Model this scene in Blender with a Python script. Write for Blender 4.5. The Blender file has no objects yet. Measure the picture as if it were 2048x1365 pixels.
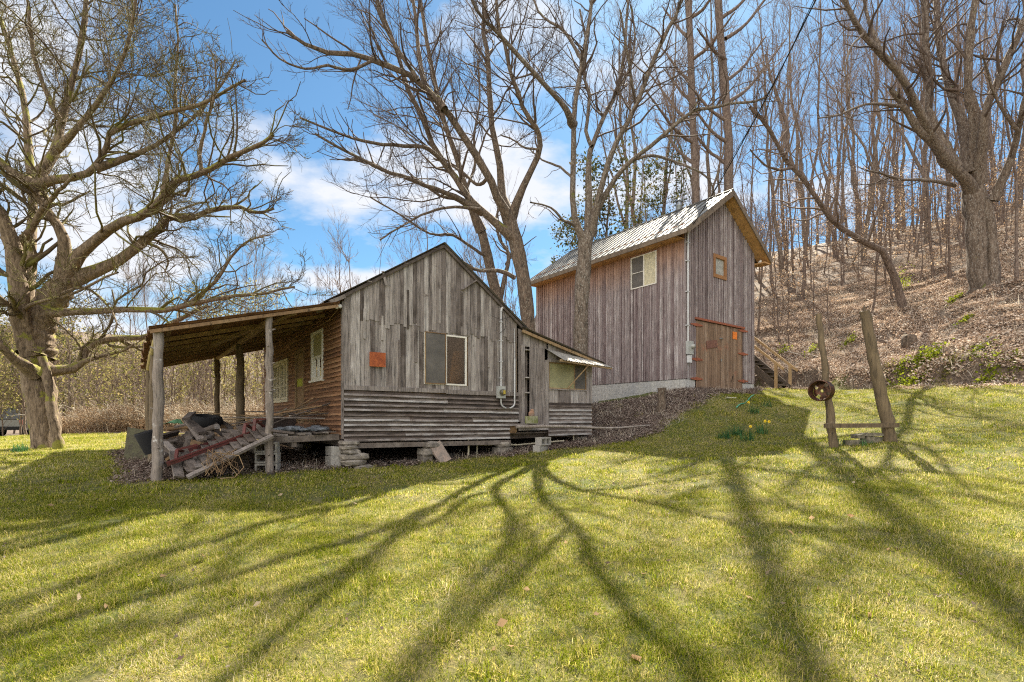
import bpy, math, random
import numpy as np
from mathutils import Vector, Matrix
random.seed(7); RS = np.random.RandomState(11)
sc = bpy.context.scene
COL = sc.collection
R = math.radians

# ------------------------------------------------------------------ camera, sky, sun, exposure
F, CX, HY = 1010.0, 1024.0, 836.0            # focal length in px of the 2048 px wide frame, eye level row
cam_d = bpy.data.cameras.new('camera'); cam = bpy.data.objects.new('camera', cam_d); COL.objects.link(cam)
cam_d.sensor_width = 36; cam_d.lens = 36*F/2048; cam_d.shift_y = (HY-682.5)/2048
cam_d.clip_start = .05; cam_d.clip_end = 2000
cam.location = (0, 0, 0); cam.rotation_euler = (R(90), 0, 0)
sc.camera = cam
SUN = Vector((.209, .660, .724)).normalized()
EXPOSURE = 2.0; SUN_E = 5.0; SKY_E = .15
w = bpy.data.worlds.new('World'); sc.world = w; w.use_nodes = True
nt = w.node_tree; nt.nodes.clear()
def N(nt, typ, **kw):
    n = nt.nodes.new(typ)
    for k, v in kw.items():
        if k.startswith('i_'): n.inputs[int(k[2:])].default_value = v
        else: setattr(n, k, v)
    return n
out = N(nt, 'ShaderNodeOutputWorld'); bg = N(nt, 'ShaderNodeBackground'); bg.inputs[1].default_value = SKY_E
sky = N(nt, 'ShaderNodeTexSky', sky_type='NISHITA'); sky.sun_disc = False
sky.sun_elevation = math.asin(SUN.z); sky.sun_rotation = math.atan2(SUN.x, SUN.y)
sky.air_density = 1.0; sky.dust_density = .3; sky.ozone_density = 2.2
tc = N(nt, 'ShaderNodeTexCoord'); sep = N(nt, 'ShaderNodeSeparateXYZ'); nt.links.new(tc.outputs['Generated'], sep.inputs[0])
# clouds lie on a high flat layer: direction / (z + small) gives their place on it
zz = N(nt, 'ShaderNodeMath', operation='ADD'); nt.links.new(sep.outputs[2], zz.inputs[0]); zz.inputs[1].default_value = .28
zm = N(nt, 'ShaderNodeMath', operation='MAXIMUM'); nt.links.new(zz.outputs[0], zm.inputs[0]); zm.inputs[1].default_value = .05
dv = N(nt, 'ShaderNodeVectorMath', operation='DIVIDE'); nt.links.new(tc.outputs['Generated'], dv.inputs[0])
cb = N(nt, 'ShaderNodeCombineXYZ')
for i in range(3): nt.links.new(zm.outputs[0], cb.inputs[i])
nt.links.new(cb.outputs[0], dv.inputs[1])
mp = N(nt, 'ShaderNodeMapping'); mp.inputs['Location'].default_value = (2.3, .4, 0); mp.inputs['Scale'].default_value = (1.25, 1.6, 1.6)
nt.links.new(dv.outputs[0], mp.inputs[0])
nz = N(nt, 'ShaderNodeTexNoise'); nz.inputs['Scale'].default_value = 1.5; nz.inputs['Detail'].default_value = 9; nz.inputs['Roughness'].default_value = .56
nt.links.new(mp.outputs[0], nz.inputs[0])
# more cloud towards the left of the view than towards the right
lf = N(nt, 'ShaderNodeMath', operation='MULTIPLY_ADD'); nt.links.new(sep.outputs[0], lf.inputs[0]); lf.inputs[1].default_value = -.115; nt.links.new(nz.outputs[0], lf.inputs[2])
rp = N(nt, 'ShaderNodeValToRGB'); rp.color_ramp.elements[0].position = .515; rp.color_ramp.elements[1].position = .645
nt.links.new(lf.outputs[0], rp.inputs[0])
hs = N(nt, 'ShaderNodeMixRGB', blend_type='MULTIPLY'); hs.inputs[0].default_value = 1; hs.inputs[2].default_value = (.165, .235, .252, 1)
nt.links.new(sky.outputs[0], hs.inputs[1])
# unseen bright cloud bank added behind the camera as fill for shaded walls
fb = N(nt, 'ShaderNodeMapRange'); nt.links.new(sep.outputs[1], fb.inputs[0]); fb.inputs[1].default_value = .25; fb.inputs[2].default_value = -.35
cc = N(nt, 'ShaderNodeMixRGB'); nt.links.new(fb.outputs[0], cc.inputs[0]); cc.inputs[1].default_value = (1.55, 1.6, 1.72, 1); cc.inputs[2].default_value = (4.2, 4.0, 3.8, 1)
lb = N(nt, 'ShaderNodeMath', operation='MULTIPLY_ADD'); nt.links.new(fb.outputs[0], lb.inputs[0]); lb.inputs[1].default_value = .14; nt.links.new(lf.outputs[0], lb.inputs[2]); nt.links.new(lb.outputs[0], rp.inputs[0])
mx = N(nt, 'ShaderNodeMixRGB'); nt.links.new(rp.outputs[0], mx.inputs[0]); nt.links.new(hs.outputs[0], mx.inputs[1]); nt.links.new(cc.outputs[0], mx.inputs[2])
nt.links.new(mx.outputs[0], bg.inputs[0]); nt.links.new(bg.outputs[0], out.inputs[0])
sl = bpy.data.lights.new('sun', 'SUN'); sl.energy = SUN_E; sl.angle = R(.45); sl.color = (1, .92, .76)
so = bpy.data.objects.new('sun', sl); COL.objects.link(so); so.rotation_euler = (-SUN).to_track_quat('-Z', 'Y').to_euler(); so.location = SUN*60
vs = sc.view_settings; vs.view_transform = 'Standard'; vs.look = 'None'; vs.gamma = 1; vs.exposure = EXPOSURE; vs.use_curve_mapping = False
sc.cycles.use_denoising = False; sc.cycles.filter_width = 1.15; sc.cycles.sample_clamp_indirect = 4; sc.cycles.max_bounces = 6; sc.cycles.transparent_max_bounces = 8

# ------------------------------------------------------------------ frames and terrain
ANG = math.atan2(756, 1010)
U = Vector((-math.sin(ANG), math.cos(ANG), 0)); V = Vector((math.cos(ANG), math.sin(ANG), 0))
H0 = Vector((-3.337, 10, 0)); B0 = Vector((5.653, 16.5, 0))
def HW(s, t, z=0): return H0+V*s+U*t+Vector((0, 0, z))
def BW(s, t, z=0): return B0+V*s+U*t+Vector((0, 0, z))
def P(px, py, Y): return np.array([(px-CX)/F*Y, Y, (HY-py)/F*Y])
CP = [(0,0,-1.6),(-5,2,-1.72),(5,2,-1.5),(10,4,-1.0),(0,5,-1.36),(-6,5,-1.32),(5,5,-1.12),(-3.3,9.7,-1.0),(-1.7,10.8,-1.0),(0,12.0,-.89),
      (-6.9,8.1,-.99),(-12.4,13.5,-.80),(-9.5,9.5,-.92),(-14,8,-1.15),(6.9,10,-.515),(5.2,7.2,-.86),(9.8,9.7,-.15),(13.4,13.2,.86),(12.3,16,.97),(11.2,19.8,1.12),
      (6.7,12.2,-.38),(9.6,17,.62),(3.3,12.6,-.58),(2.2,12.4,-.70),(2.2,14.1,-.64),(1.2,13.3,-.74),(3.1,15.0,-.32),(1.6,15.6,-.32),(4.6,15.2,.55),(5.6,16.2,.90),(4.6,17.4,.66),(3.6,18.8,.50),(2.6,20.2,.40),(9.3,18.9,1.07),(3.4,19.3,.52),(1.0,22.8,.3),(.6,17.5,.0),(2.2,16.5,.15),
      (-5,15,-.75),(-8,18,-.7),(-15.5,21,-.55),(-24,28,-.95),(-30,34,-1.1),(-12,30,-.3),(-2,28,.2),(5,28,1.2),(9,24,1.3),(18,10,.9),(18,2,.2),(30,0,.5),(-20,0,-1.9),(-40,20,-1.6),(0,-20,-2.5),
      (40,30,1.5),(10,50,1.5),(-30,55,-.8),(-60,60,-1)]
CP = np.array(CP, float)
def _tps(r): return np.where(r > 1e-9, r*r*np.log(r+1e-12), 0)
_n = len(CP); _K = _tps(np.hypot(CP[:, None, 0]-CP[None, :, 0], CP[:, None, 1]-CP[None, :, 1]))+np.eye(_n)*.6
_A = np.zeros((_n+3, _n+3)); _A[:_n, :_n] = _K; _A[:_n, _n] = 1; _A[:_n, _n+1:] = CP[:, :2]; _A[_n, :_n] = 1; _A[_n+1:, :_n] = CP[:, :2].T
_W = np.linalg.solve(_A, np.concatenate([CP[:, 2], np.zeros(3)]))
EDGE = np.array([(24,-20),(17.5,4),(15.2,9),(13.7,13.0),(12.5,16),(11.75,19.2),(11.2,21.3),(8.6,24.5),(3.5,28),(-4,33),(-16,40),(-34,46),(-60,66)], float)
def edge_d(x, y):
    """signed distance to the foot of the wooded hill, positive on the hill"""
    best = np.full(x.shape, 1e9); sg = np.ones(x.shape)
    for a, b in zip(EDGE[:-1], EDGE[1:]):
        ab = b-a; t = np.clip(((x-a[0])*ab[0]+(y-a[1])*ab[1])/(ab@ab), 0, 1)
        dx = x-(a[0]+ab[0]*t); dy = y-(a[1]+ab[1]*t); d = np.hypot(dx, dy)
        cr = ab[0]*(y-a[1])-ab[1]*(x-a[0])
        m = d < best; best = np.where(m, d, best); sg = np.where(m, np.where(cr < 0, 1, -1), sg)
    return best*sg
def wav(x, y, s, k=0): return np.sin(x*s+1.3*k)*np.cos(y*s*1.13+2.1*k)+.6*np.sin(x*s*2.3+y*s*1.7+k)
def TH(x, y):
    x = np.atleast_1d(np.asarray(x, float)); y = np.atleast_1d(np.asarray(y, float))
    xc = np.clip(x, -60, 45); yc = np.clip(y, -22, 60)
    z = np.full(x.shape, _W[_n])+_W[_n+1]*xc+_W[_n+2]*yc
    for i in range(_n): z = z+_W[i]*_tps(np.hypot(xc-CP[i, 0], yc-CP[i, 1]))
    d = edge_d(x, y)
    dd = d+.22*wav(x, y, 1.1, 1)
    s = np.clip((dd+.05)/.55, 0, 1); bank = .58*s*s*(3-2*s)
    k = np.clip((x-2)/7, 0, 1); k2 = np.clip((-8-x)/14, 0, 1); slope = .17+.33*k+.24*k2
    up = np.maximum(dd-.2, 0); z = z+bank*np.clip((x+6)/8, 0.2, 1)+slope*95*(1-np.exp(-up/95))
    m = np.clip(up/3, 0, 1)
    z = z+m*(.10*wav(x, y, .8, 3)+.05*wav(x, y, 2.1, 5))+.010*wav(x, y, 1.7, 2)+.006*wav(x, y, 4.3, 7)
    # small terrace cut across the hill like an old path
    q = dd-4.6; z = z+np.where(dd > 0, -.16*np.exp(-(q/.5)**2)+.10*np.exp(-((q+.9)/.5)**2), 0)
    return z
def gz(x, y): return float(TH(x, y)[0])
def ground(px, py, y0=2.0, y1=60.0):
    """where a sight line meets the terrain"""
    Y = np.linspace(y0, y1, 1600); X = (px-CX)/F*Y; Z = (HY-py)/F*Y
    g = TH(X, Y); i = np.argmax(Z-g < 0)
    return Vector((X[i], Y[i], g[i]))

# ------------------------------------------------------------------ object helpers
def link(name, me, mats=(), parent=None):
    o = bpy.data.objects.new(name, me); COL.objects.link(o)
    if parent: o.parent = parent
    for m in mats: me.materials.append(m)
    return o
def tag(o, label=None, cat=None, group=None, kind=None):
    if label: o['label'] = label
    if cat: o['category'] = cat
    if group: o['group'] = group
    if kind: o['kind'] = kind
    return o
def empty(name, loc, rz=0, label=None, cat=None, group=None):
    o = bpy.data.objects.new(name, None); COL.objects.link(o); o.location = loc; o.rotation_euler = (0, 0, rz); o.empty_display_size = .2
    return tag(o, label, cat, group)
def copy_tree(o, parent=None):
    c = o.copy(); COL.objects.link(c); c.parent = parent
    for ch in o.children: copy_tree(ch, c)
    return c
class MB:
    """collects shapes, then links them as one mesh; every face carries a 'tone' number"""
    def __init__(s): s.v = []; s.f = []; s.t = []; s.sm = []
    def add(s, vs, fs, tone=None, smooth=False):
        b = len(s.v); s.v += [tuple(p) for p in vs]; tone = random.random() if tone is None else tone
        for f in fs: s.f.append([b+i for i in f]); s.t.append(tone); s.sm.append(smooth)
        return s
    def hexa(s, p, tone=None):   # 8 corners: bottom ring 0-3, top ring 4-7
        return s.add(p, [(3,2,1,0),(4,5,6,7),(0,1,5,4),(1,2,6,5),(2,3,7,6),(3,0,4,7)], tone)
    def box(s, x0, x1, y0, y1, z0, z1, tone=None, M=None, j=0):
        p = [Vector(q) for q in ((x0,y0,z0),(x1,y0,z0),(x1,y1,z0),(x0,y1,z0),(x0,y0,z1),(x1,y0,z1),(x1,y1,z1),(x0,y1,z1))]
        if j: p = [q+Vector([random.uniform(-j, j) for _ in range(3)]) for q in p]
        if M is not None: p = [M @ q for q in p]
        return s.hexa(p, tone)
    def bar(s, a, b, wd, th, tone=None, roll=0, taper=1):
        a = Vector(a); b = Vector(b); d = (b-a).normalized()
        up = Vector((0,0,1)) if abs(d.z) < .95 else Vector((0,1,0))
        x = d.cross(up).normalized(); y = x.cross(d)
        q = Matrix.Rotation(roll, 3, d); x = q @ x; y = q @ y
        def ring(c, k): return [c-x*wd/2*k-y*th/2*k, c+x*wd/2*k-y*th/2*k, c+x*wd/2*k+y*th/2*k, c-x*wd/2*k+y*th/2*k]
        return s.add(ring(a, 1)+ring(b, taper), [(0,1,2,3),(7,6,5,4),(0,4,5,1),(1,5,6,2),(2,6,7,3),(3,7,4,0)], tone)
    def tube(s, pts, rad, k=8, tone=None, cap=True, rough=0):
        pts = [Vector(p) for p in pts]; n = len(pts); rad = [rad]*n if not hasattr(rad, '__len__') else rad
        vs = []; ref = None
        for i, p in enumerate(pts):
            d = (pts[min(i+1, n-1)]-pts[max(i-1, 0)]).normalized()
            if ref is None: ref = Vector((0,0,1)) if abs(d.z) < .9 else Vector((1,0,0))
            x = d.cross(ref).normalized(); y = d.cross(x).normalized(); ref = y.cross(d) if False else ref
            for a in range(k):
                an = 2*math.pi*a/k; r = rad[i]*(1+random.uniform(-rough, rough))
                vs.append(p+x*math.cos(an)*r+y*math.sin(an)*r)
        fs = [(i*k+a, i*k+(a+1) % k, (i+1)*k+(a+1) % k, (i+1)*k+a) for i in range(n-1) for a in range(k)]
        s.add(vs, fs, tone, True)
        if cap: s.add(vs[:k], [tuple(range(k))[::-1]], tone); s.add(vs[-k:], [tuple(range(k))], tone)
        return s
    def lathe(s, prof, k=24, M=None, tone=None, smooth=True):   # profile (r, z) about z
        vs = [Vector((r*math.cos(2*math.pi*a/k), r*math.sin(2*math.pi*a/k), z)) for r, z in prof for a in range(k)]
        if M is not None: vs = [M @ q for q in vs]
        n = len(prof)
        return s.add(vs, [(i*k+a, i*k+(a+1) % k, (i+1)*k+(a+1) % k, (i+1)*k+a) for i in range(n-1) for a in range(k)], tone, smooth)
    def rock(s, c, sx, sy, sz, tone=None, rz=0, rg=.16, seg=7):
        vs = []; fs = []; k = 10; tone = random.random() if tone is None else tone
        for i in range(seg+1):
            th = math.pi*i/seg
            for a in range(k):
                an = 2*math.pi*a/k; r = 1+random.uniform(-rg, rg)
                p = Vector((math.sin(th)*math.cos(an), math.sin(th)*math.sin(an), math.cos(th)))*r
                p = Vector([math.copysign(abs(q)**.6, q) for q in p])
                p = Vector((p.x*sx, p.y*sy, p.z*sz)); p.rotate(Matrix.Rotation(rz, 3, 'Z')); vs.append(Vector(c)+p)
        for i in range(seg):
            for a in range(k): fs.append((i*k+a, (i+1)*k+a, (i+1)*k+(a+1) % k, i*k+(a+1) % k))
        return s.add(vs, fs, tone)
    def build(s, name, mat, parent=None):
        me = bpy.data.meshes.new(name); me.from_pydata(s.v, [], s.f)
        at = me.attributes.new('tone', 'FLOAT', 'FACE'); at.data.foreach_set('value', s.t)
        me.polygons.foreach_set('use_smooth', s.sm); me.update()
        return link(name, me, [mat] if not isinstance(mat, (list, tuple)) else mat, parent)
def np_mesh(name, v, f, mat, parent=None, tone=None, smooth=False, matidx=None):
    """v (n,3), f (m,3|4) numpy arrays -> mesh object"""
    me = bpy.data.meshes.new(name); m, k = f.shape
    me.vertices.add(len(v)); me.vertices.foreach_set('co', np.asarray(v, np.float32).ravel())
    me.loops.add(m*k); me.loops.foreach_set('vertex_index', np.asarray(f, np.int32).ravel())
    me.polygons.add(m); me.polygons.foreach_set('loop_start', np.arange(0, m*k, k, dtype=np.int32))
    if tone is not None:
        at = me.attributes.new('tone', 'FLOAT', 'FACE'); at.data.foreach_set('value', np.asarray(tone, np.float32))
    if smooth: me.polygons.foreach_set('use_smooth', np.ones(m, bool))
    if matidx is not None: me.polygons.foreach_set('material_index', np.asarray(matidx, np.int32))
    me.update(calc_edges=True)
    o = link(name, me, [mat] if not isinstance(mat, (list, tuple)) else mat, parent)
    return o

# ------------------------------------------------------------------ materials
def mat(name):
    m = bpy.data.materials.new(name); m.use_nodes = True; t = m.node_tree; t.nodes.clear()
    o = t.nodes.new('ShaderNodeOutputMaterial'); b = t.nodes.new('ShaderNodeBsdfPrincipled'); t.links.new(b.outputs[0], o.inputs[0])
    b.inputs['Roughness'].default_value = .85
    return m, t, b, o
def ramp(t, src, stops, interp='LINEAR'):
    r = t.nodes.new('ShaderNodeValToRGB'); r.color_ramp.interpolation = interp
    e = r.color_ramp.elements
    while len(e) < len(stops): e.new(.5)
    for q, (p, c) in zip(e, stops): q.position = p; q.color = (*c, 1) if len(c) == 3 else c
    t.links.new(src, r.inputs[0]); return r.outputs[0]
def coords(t, scale=(1,1,1), kind='Object', off=None):
    c = t.nodes.new('ShaderNodeTexCoord'); m = t.nodes.new('ShaderNodeMapping'); m.inputs['Scale'].default_value = scale
    t.links.new(c.outputs[kind], m.inputs[0])
    if off is not None: t.links.new(off, m.inputs['Location'])
    return m.outputs[0]
def noise(t, vec, scale, detail=4, rough=.6, dist=0):
    n = t.nodes.new('ShaderNodeTexNoise'); n.inputs['Scale'].default_value = scale; n.inputs['Detail'].default_value = detail
    n.inputs['Roughness'].default_value = rough; n.inputs['Distortion'].default_value = dist
    if vec is not None: t.links.new(vec, n.inputs[0])
    return n.outputs[0]
def mixc(t, f, a, b, mode='MIX'):
    m = t.nodes.new('ShaderNodeMixRGB'); m.blend_type = mode
    for i, x in enumerate((f, a, b)):
        if hasattr(x, 'is_linked'): t.links.new(x, m.inputs[i])
        else: m.inputs[i].default_value = x if i == 0 else ((*x, 1) if len(x) == 3 else x)
    return m.outputs[0]
def math_(t, op, a, b=0.0, c=0.0):
    m = t.nodes.new('ShaderNodeMath'); m.operation = op
    for i, x in enumerate((a, b, c)):
        if hasattr(x, 'is_linked'): t.links.new(x, m.inputs[i])
        else: m.inputs[i].default_value = x
    return m.outputs[0]
def bump(t, b, h, strength=.4, dist=.01):
    n = t.nodes.new('ShaderNodeBump'); n.inputs['Strength'].default_value = strength; n.inputs['Distance'].default_value = dist
    t.links.new(h, n.inputs['Height']); t.links.new(n.outputs[0], b.inputs['Normal'])
def attr(t, name='tone'):
    a = t.nodes.new('ShaderNodeAttribute'); a.attribute_name = name; return a
def wood(name, stops, grain=(26, 26, 1.6), dark=.55, axis_off=True, stain=None, rough=.85, contrast=.5, patches=None):
    """weathered board: base tone per board from stops, long grain, dark cracks, optional stain (height range, colour)"""
    m, t, b, o = mat(name)
    a = attr(t); sc3 = t.nodes.new('ShaderNodeVectorMath'); sc3.operation = 'SCALE'; sc3.inputs[3].default_value = 37.
    cb = t.nodes.new('ShaderNodeCombineXYZ'); t.links.new(a.outputs['Fac'], cb.inputs[0]); t.links.new(a.outputs['Fac'], cb.inputs[2])
    t.links.new(cb.outputs[0], sc3.inputs[0])
    v = coords(t, grain, off=sc3.outputs[0])
    n1 = noise(t, v, 1.0, 6, .7, .4)
    v2 = coords(t, (grain[0]*3.4, grain[1]*3.4, grain[2]*1.9), off=sc3.outputs[0]); n2 = noise(t, v2, 1.0, 4, .65)
    v3 = coords(t, (1, 1, 1), off=sc3.outputs[0]); n3 = noise(t, v3, 2.2, 4, .6)
    base = ramp(t, math_(t, 'ADD', math_(t, 'MULTIPLY', a.outputs['Fac'], .75), math_(t, 'MULTIPLY_ADD', n3, .9, -.32)), stops)
    g = ramp(t, n1, [(.3, (1-contrast,)*3), (.5, (1, 1, 1)), (.72, (1+contrast*.45,)*3)])
    c = mixc(t, 1.0, base, g, 'MULTIPLY')
    cr = ramp(t, n2, [(.30, (dark*.35,)*3), (.40, (.85,)*3), (.5, (1, 1, 1)), (.68, (1.12,)*3)])
    c = mixc(t, 1.0, c, cr, 'MULTIPLY')
    if patches:
        vp = coords(t, (1, 1, 1)); np_ = noise(t, vp, patches[0], 5, .7)
        c = mixc(t, ramp(t, np_, [(patches[1], (0,)*3), (patches[1]+.08, (1,)*3)]), c, patches[2])
    if stain:
        z = t.nodes.new('ShaderNodeSeparateXYZ'); t.links.new(coords(t), z.inputs[0])
        zz = math_(t, 'ADD', z.outputs[2], math_(t, 'MULTIPLY_ADD', n3, 1.2, math_(t, 'MULTIPLY', a.outputs['Fac'], .5)))
        f = t.nodes.new('ShaderNodeMapRange'); f.inputs[1].default_value = stain[0]; f.inputs[2].default_value = stain[1]; t.links.new(zz, f.inputs[0])
        c = mixc(t, math_(t, 'MULTIPLY', f.outputs[0], stain[3]), c, mixc(t, .8, stain[2], g, 'MULTIPLY'))
    t.links.new(c, b.inputs['Base Color']); b.inputs['Roughness'].default_value = rough
    bump(t, b, mixc(t, .5, n1, n2), .55, .012)
    return m
def plain(name, col, rough=.7, metal=0, var=.25, scale=6, bumpy=.2):
    m, t, b, o = mat(name)
    n = noise(t, coords(t), scale, 5, .65)
    lo = tuple(x*(1-var) for x in col); hi = tuple(min(1, x*(1+var)) for x in col)
    t.links.new(ramp(t, n, [(.3, lo), (.7, hi)]), b.inputs['Base Color'])
    b.inputs['Roughness'].default_value = rough; b.inputs['Metallic'].default_value = metal
    if bumpy: bump(t, b, n, bumpy, .01)
    return m
def two(name, a_, b_, scale, lo=.42, hi=.6, rough=.8, metal=0, fine=None, bumpy=.35, det=6):
    m, t, b, o = mat(name)
    n = noise(t, coords(t), scale, det, .68); c = ramp(t, n, [(lo, a_), (hi, b_)])
    n2 = noise(t, coords(t), scale*7, 4, .7)
    c = mixc(t, .55, c, ramp(t, n2, [(.3, (.45,)*3), (.6, (1.25,)*3)]), 'MULTIPLY')
    t.links.new(c, b.inputs['Base Color']); b.inputs['Roughness'].default_value = rough; b.inputs['Metallic'].default_value = metal
    bump(t, b, n2, bumpy, .015)
    return m
M = {}
GREY = [(.05, (.075,.058,.048)), (.3, (.19,.16,.145)), (.55, (.27,.235,.215)), (.8, (.35,.315,.29)), (.97, (.46,.425,.40))]
M['house_board'] = wood('weathered_grey_boards', GREY, contrast=.8, dark=.4, patches=(3.2, .63, (.14,.11,.095)))
M['house_lap'] = wood('lap_siding_grey', [(.05, (.035,.025,.02)), (.35, (.085,.062,.05)), (.6, (.20,.165,.145)), (.95, (.44,.42,.40))], grain=(1.6, 1.6, 34), contrast=.8)
M['brown_lap'] = wood('lap_siding_brown', [(.05, (.10,.045,.022)), (.4, (.20,.095,.045)), (.7, (.30,.155,.075)), (.97, (.36,.22,.12))], grain=(1.6, 1.6, 30), contrast=.6)
M['barn_board'] = wood('barn_boards', [(.05, (.11,.075,.076)), (.3, (.20,.150,.150)), (.55, (.265,.215,.212)), (.8, (.34,.29,.285)), (.97, (.50,.46,.45))], contrast=.6, stain=(5.6, 7.0, (.36,.155,.05), .8))
M['barn_gable'] = wood('barn_gable_boards', [(.05, (.11,.078,.078)), (.3, (.20,.155,.155)), (.55, (.26,.21,.207)), (.8, (.34,.29,.285)), (.97, (.50,.46,.45))], contrast=.6)
M['barn_door'] = wood('barn_door_boards', [(.05, (.17,.105,.065)), (.4, (.22,.14,.09)), (.7, (.27,.18,.12)), (.97, (.33,.24,.175))], contrast=.6, dark=.7, patches=(1.1, .58, (.29,.14,.085)))
M['raw_wood'] = wood('raw_pine', [(.05, (.30,.19,.09)), (.5, (.38,.25,.12)), (.97, (.46,.33,.18))], contrast=.25, dark=1.2)
M['orange_wood'] = wood('orange_trim', [(.05, (.24,.11,.045)), (.5, (.32,.155,.06)), (.97, (.38,.2,.09))], contrast=.3, dark=1.2)
M['soffit'] = wood('plywood_soffit', [(.05, (.40,.21,.075)), (.5, (.50,.28,.11)), (.97, (.56,.34,.15))], grain=(2, 2, 2), contrast=.25, dark=1.4)
M['old_beam'] = wood('old_beam', [(.05, (.13,.075,.035)), (.5, (.26,.16,.08)), (.97, (.36,.26,.14))], grain=(6, 6, 6), contrast=.4)
M['scrap'] = wood('scrap_boards', [(.05, (.06,.045,.038)), (.5, (.15,.12,.10)), (.97, (.30,.265,.24))], grain=(9, 9, 9), contrast=.5)
M['log_grey'] = wood('barked_post', [(.05, (.13,.10,.08)), (.5, (.24,.20,.17)), (.97, (.40,.36,.33))], grain=(22, 22, 2.0), contrast=.6, patches=(7., .60, (.52,.49,.46)))
M['log_brown'] = wood('brown_post', [(.05, (.08,.055,.035)), (.5, (.145,.105,.06)), (.97, (.21,.155,.09))], grain=(20, 20, 2.2), contrast=.6, patches=(6., .64, (.33,.30,.22)))
M['dark_tread'] = wood('stair_wood', [(.05, (.05,.038,.028)), (.5, (.10,.075,.055)), (.97, (.2,.155,.11))], grain=(8, 8, 8))
M['white'] = plain('white_paint', (.72,.69,.62), .6, var=.12)
M['cream'] = plain('cream_paint', (.56,.50,.36), .7, var=.15)
M['grey_pipe'] = plain('grey_conduit', (.50,.50,.50), .45, .2, .1)
M['meter'] = plain('meter_grey', (.42,.43,.41), .5, .2, .12)
M['black'] = plain('black_rubber', (.010,.010,.011), .9, var=.4)
M['dark_metal'] = plain('dark_iron', (.06,.045,.035), .6, .6, .4)
M['steel'] = plain('stove_pipe', (.30,.33,.36), .4, .8, .2)
M['red_steel'] = two('red_painted_steel', (.12,.024,.020), (.075,.028,.020), 9, .45, .62, .55)
M['hinge'] = two('rusty_hinge', (.34,.10,.045), (.22,.075,.045), 14, .4, .6, .8)
M['rust'] = two('rust_plate', (.40,.105,.030), (.25,.06,.022), 9, .4, .62, .85)
M['rim'] = two('rusty_rim', (.05,.026,.017), (.15,.065,.03), 16, .42, .62, .45, .5)
M['orange_tag'] = plain('orange_notice', (.74,.20,.025), .7, var=.1)
M['brown_tag'] = two('brown_tin', (.15,.065,.045), (.21,.10,.07), 10)
M['block'] = two('concrete_block', (.36,.34,.31), (.26,.245,.22), 5, .4, .65)
M['block_wall'] = two('foundation_blocks', (.46,.45,.42), (.36,.36,.36), 1.5, .4, .65)
M['stone'] = two('field_stone', (.33,.29,.24), (.15,.13,.11), 6, .38, .62)
M['slate'] = two('slate', (.17,.185,.21), (.11,.12,.13), 5, .4, .6)
M['moss'] = two('moss', (.10,.12,.025), (.04,.045,.012), 14, .4, .65, .95, bumpy=.8)
M['mulch_mass'] = two('rotten_debris', (.05,.038,.03), (.12,.09,.07), 9)
M['deck_board'] = wood('worn_deck_boards', [(.05, (.09,.065,.05)), (.5, (.16,.13,.11)), (.97, (.25,.215,.19))], grain=(5, 5, 5), contrast=.5)
M['dull_stone'] = two('dull_stone', (.22,.19,.14), (.11,.10,.07), 9)
M['greystick'] = plain('bleached_stick', (.36,.31,.25), .9, var=.3)
M['fascia_wood'] = wood('fascia_wood', [(.05, (.11,.08,.06)), (.5, (.19,.145,.105)), (.97, (.28,.22,.17))], grain=(6, 6, 6), contrast=.5)
M['hose'] = plain('green_hose', (.07,.30,.20), .45)
M['tarp'] = plain('green_tarp', (.10,.24,.12), .6)
M['roof_old'] = two('old_tin_roof', (.10,.095,.09), (.17,.14,.115), 4, .4, .65, .7, .25)
M['roof_under'] = two('rusty_tin', (.11,.05,.022), (.22,.11,.05), 5, .4, .62, .8, .1)
M['screen'] = plain('insect_screen', (.11,.10,.09), .75, var=.3, scale=3)
M['shade'] = plain('window_blind', (.34,.31,.17), .8, var=.15)
M['foil'] = two('plastic_film', (.62,.56,.38), (.44,.40,.27), 9, .4, .6, .35)
M['yellow'] = plain('daffodil_yellow', (.85,.62,.03), .6, var=.1)
def glass(name, tint=(.04,.045,.045)):
    m, t, b, o = mat(name)
    gl = t.nodes.new('ShaderNodeBsdfGlossy'); gl.inputs['Roughness'].default_value = .06; gl.inputs[0].default_value = (.9,.9,.9,1)
    tr = t.nodes.new('ShaderNodeBsdfTransparent'); tr.inputs[0].default_value = (.75,.73,.7,1)
    fr = t.nodes.new('ShaderNodeFresnel'); fr.inputs[0].default_value = 1.5
    mx = t.nodes.new('ShaderNodeMixShader'); t.links.new(math_(t, 'ADD', fr.outputs[0], .06), mx.inputs[0]); t.links.new(tr.outputs[0], mx.inputs[1]); t.links.new(gl.outputs[0], mx.inputs[2])
    t.links.new(mx.outputs[0], o.inputs[0]); return m
M['glass'] = glass('window_glass')
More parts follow.
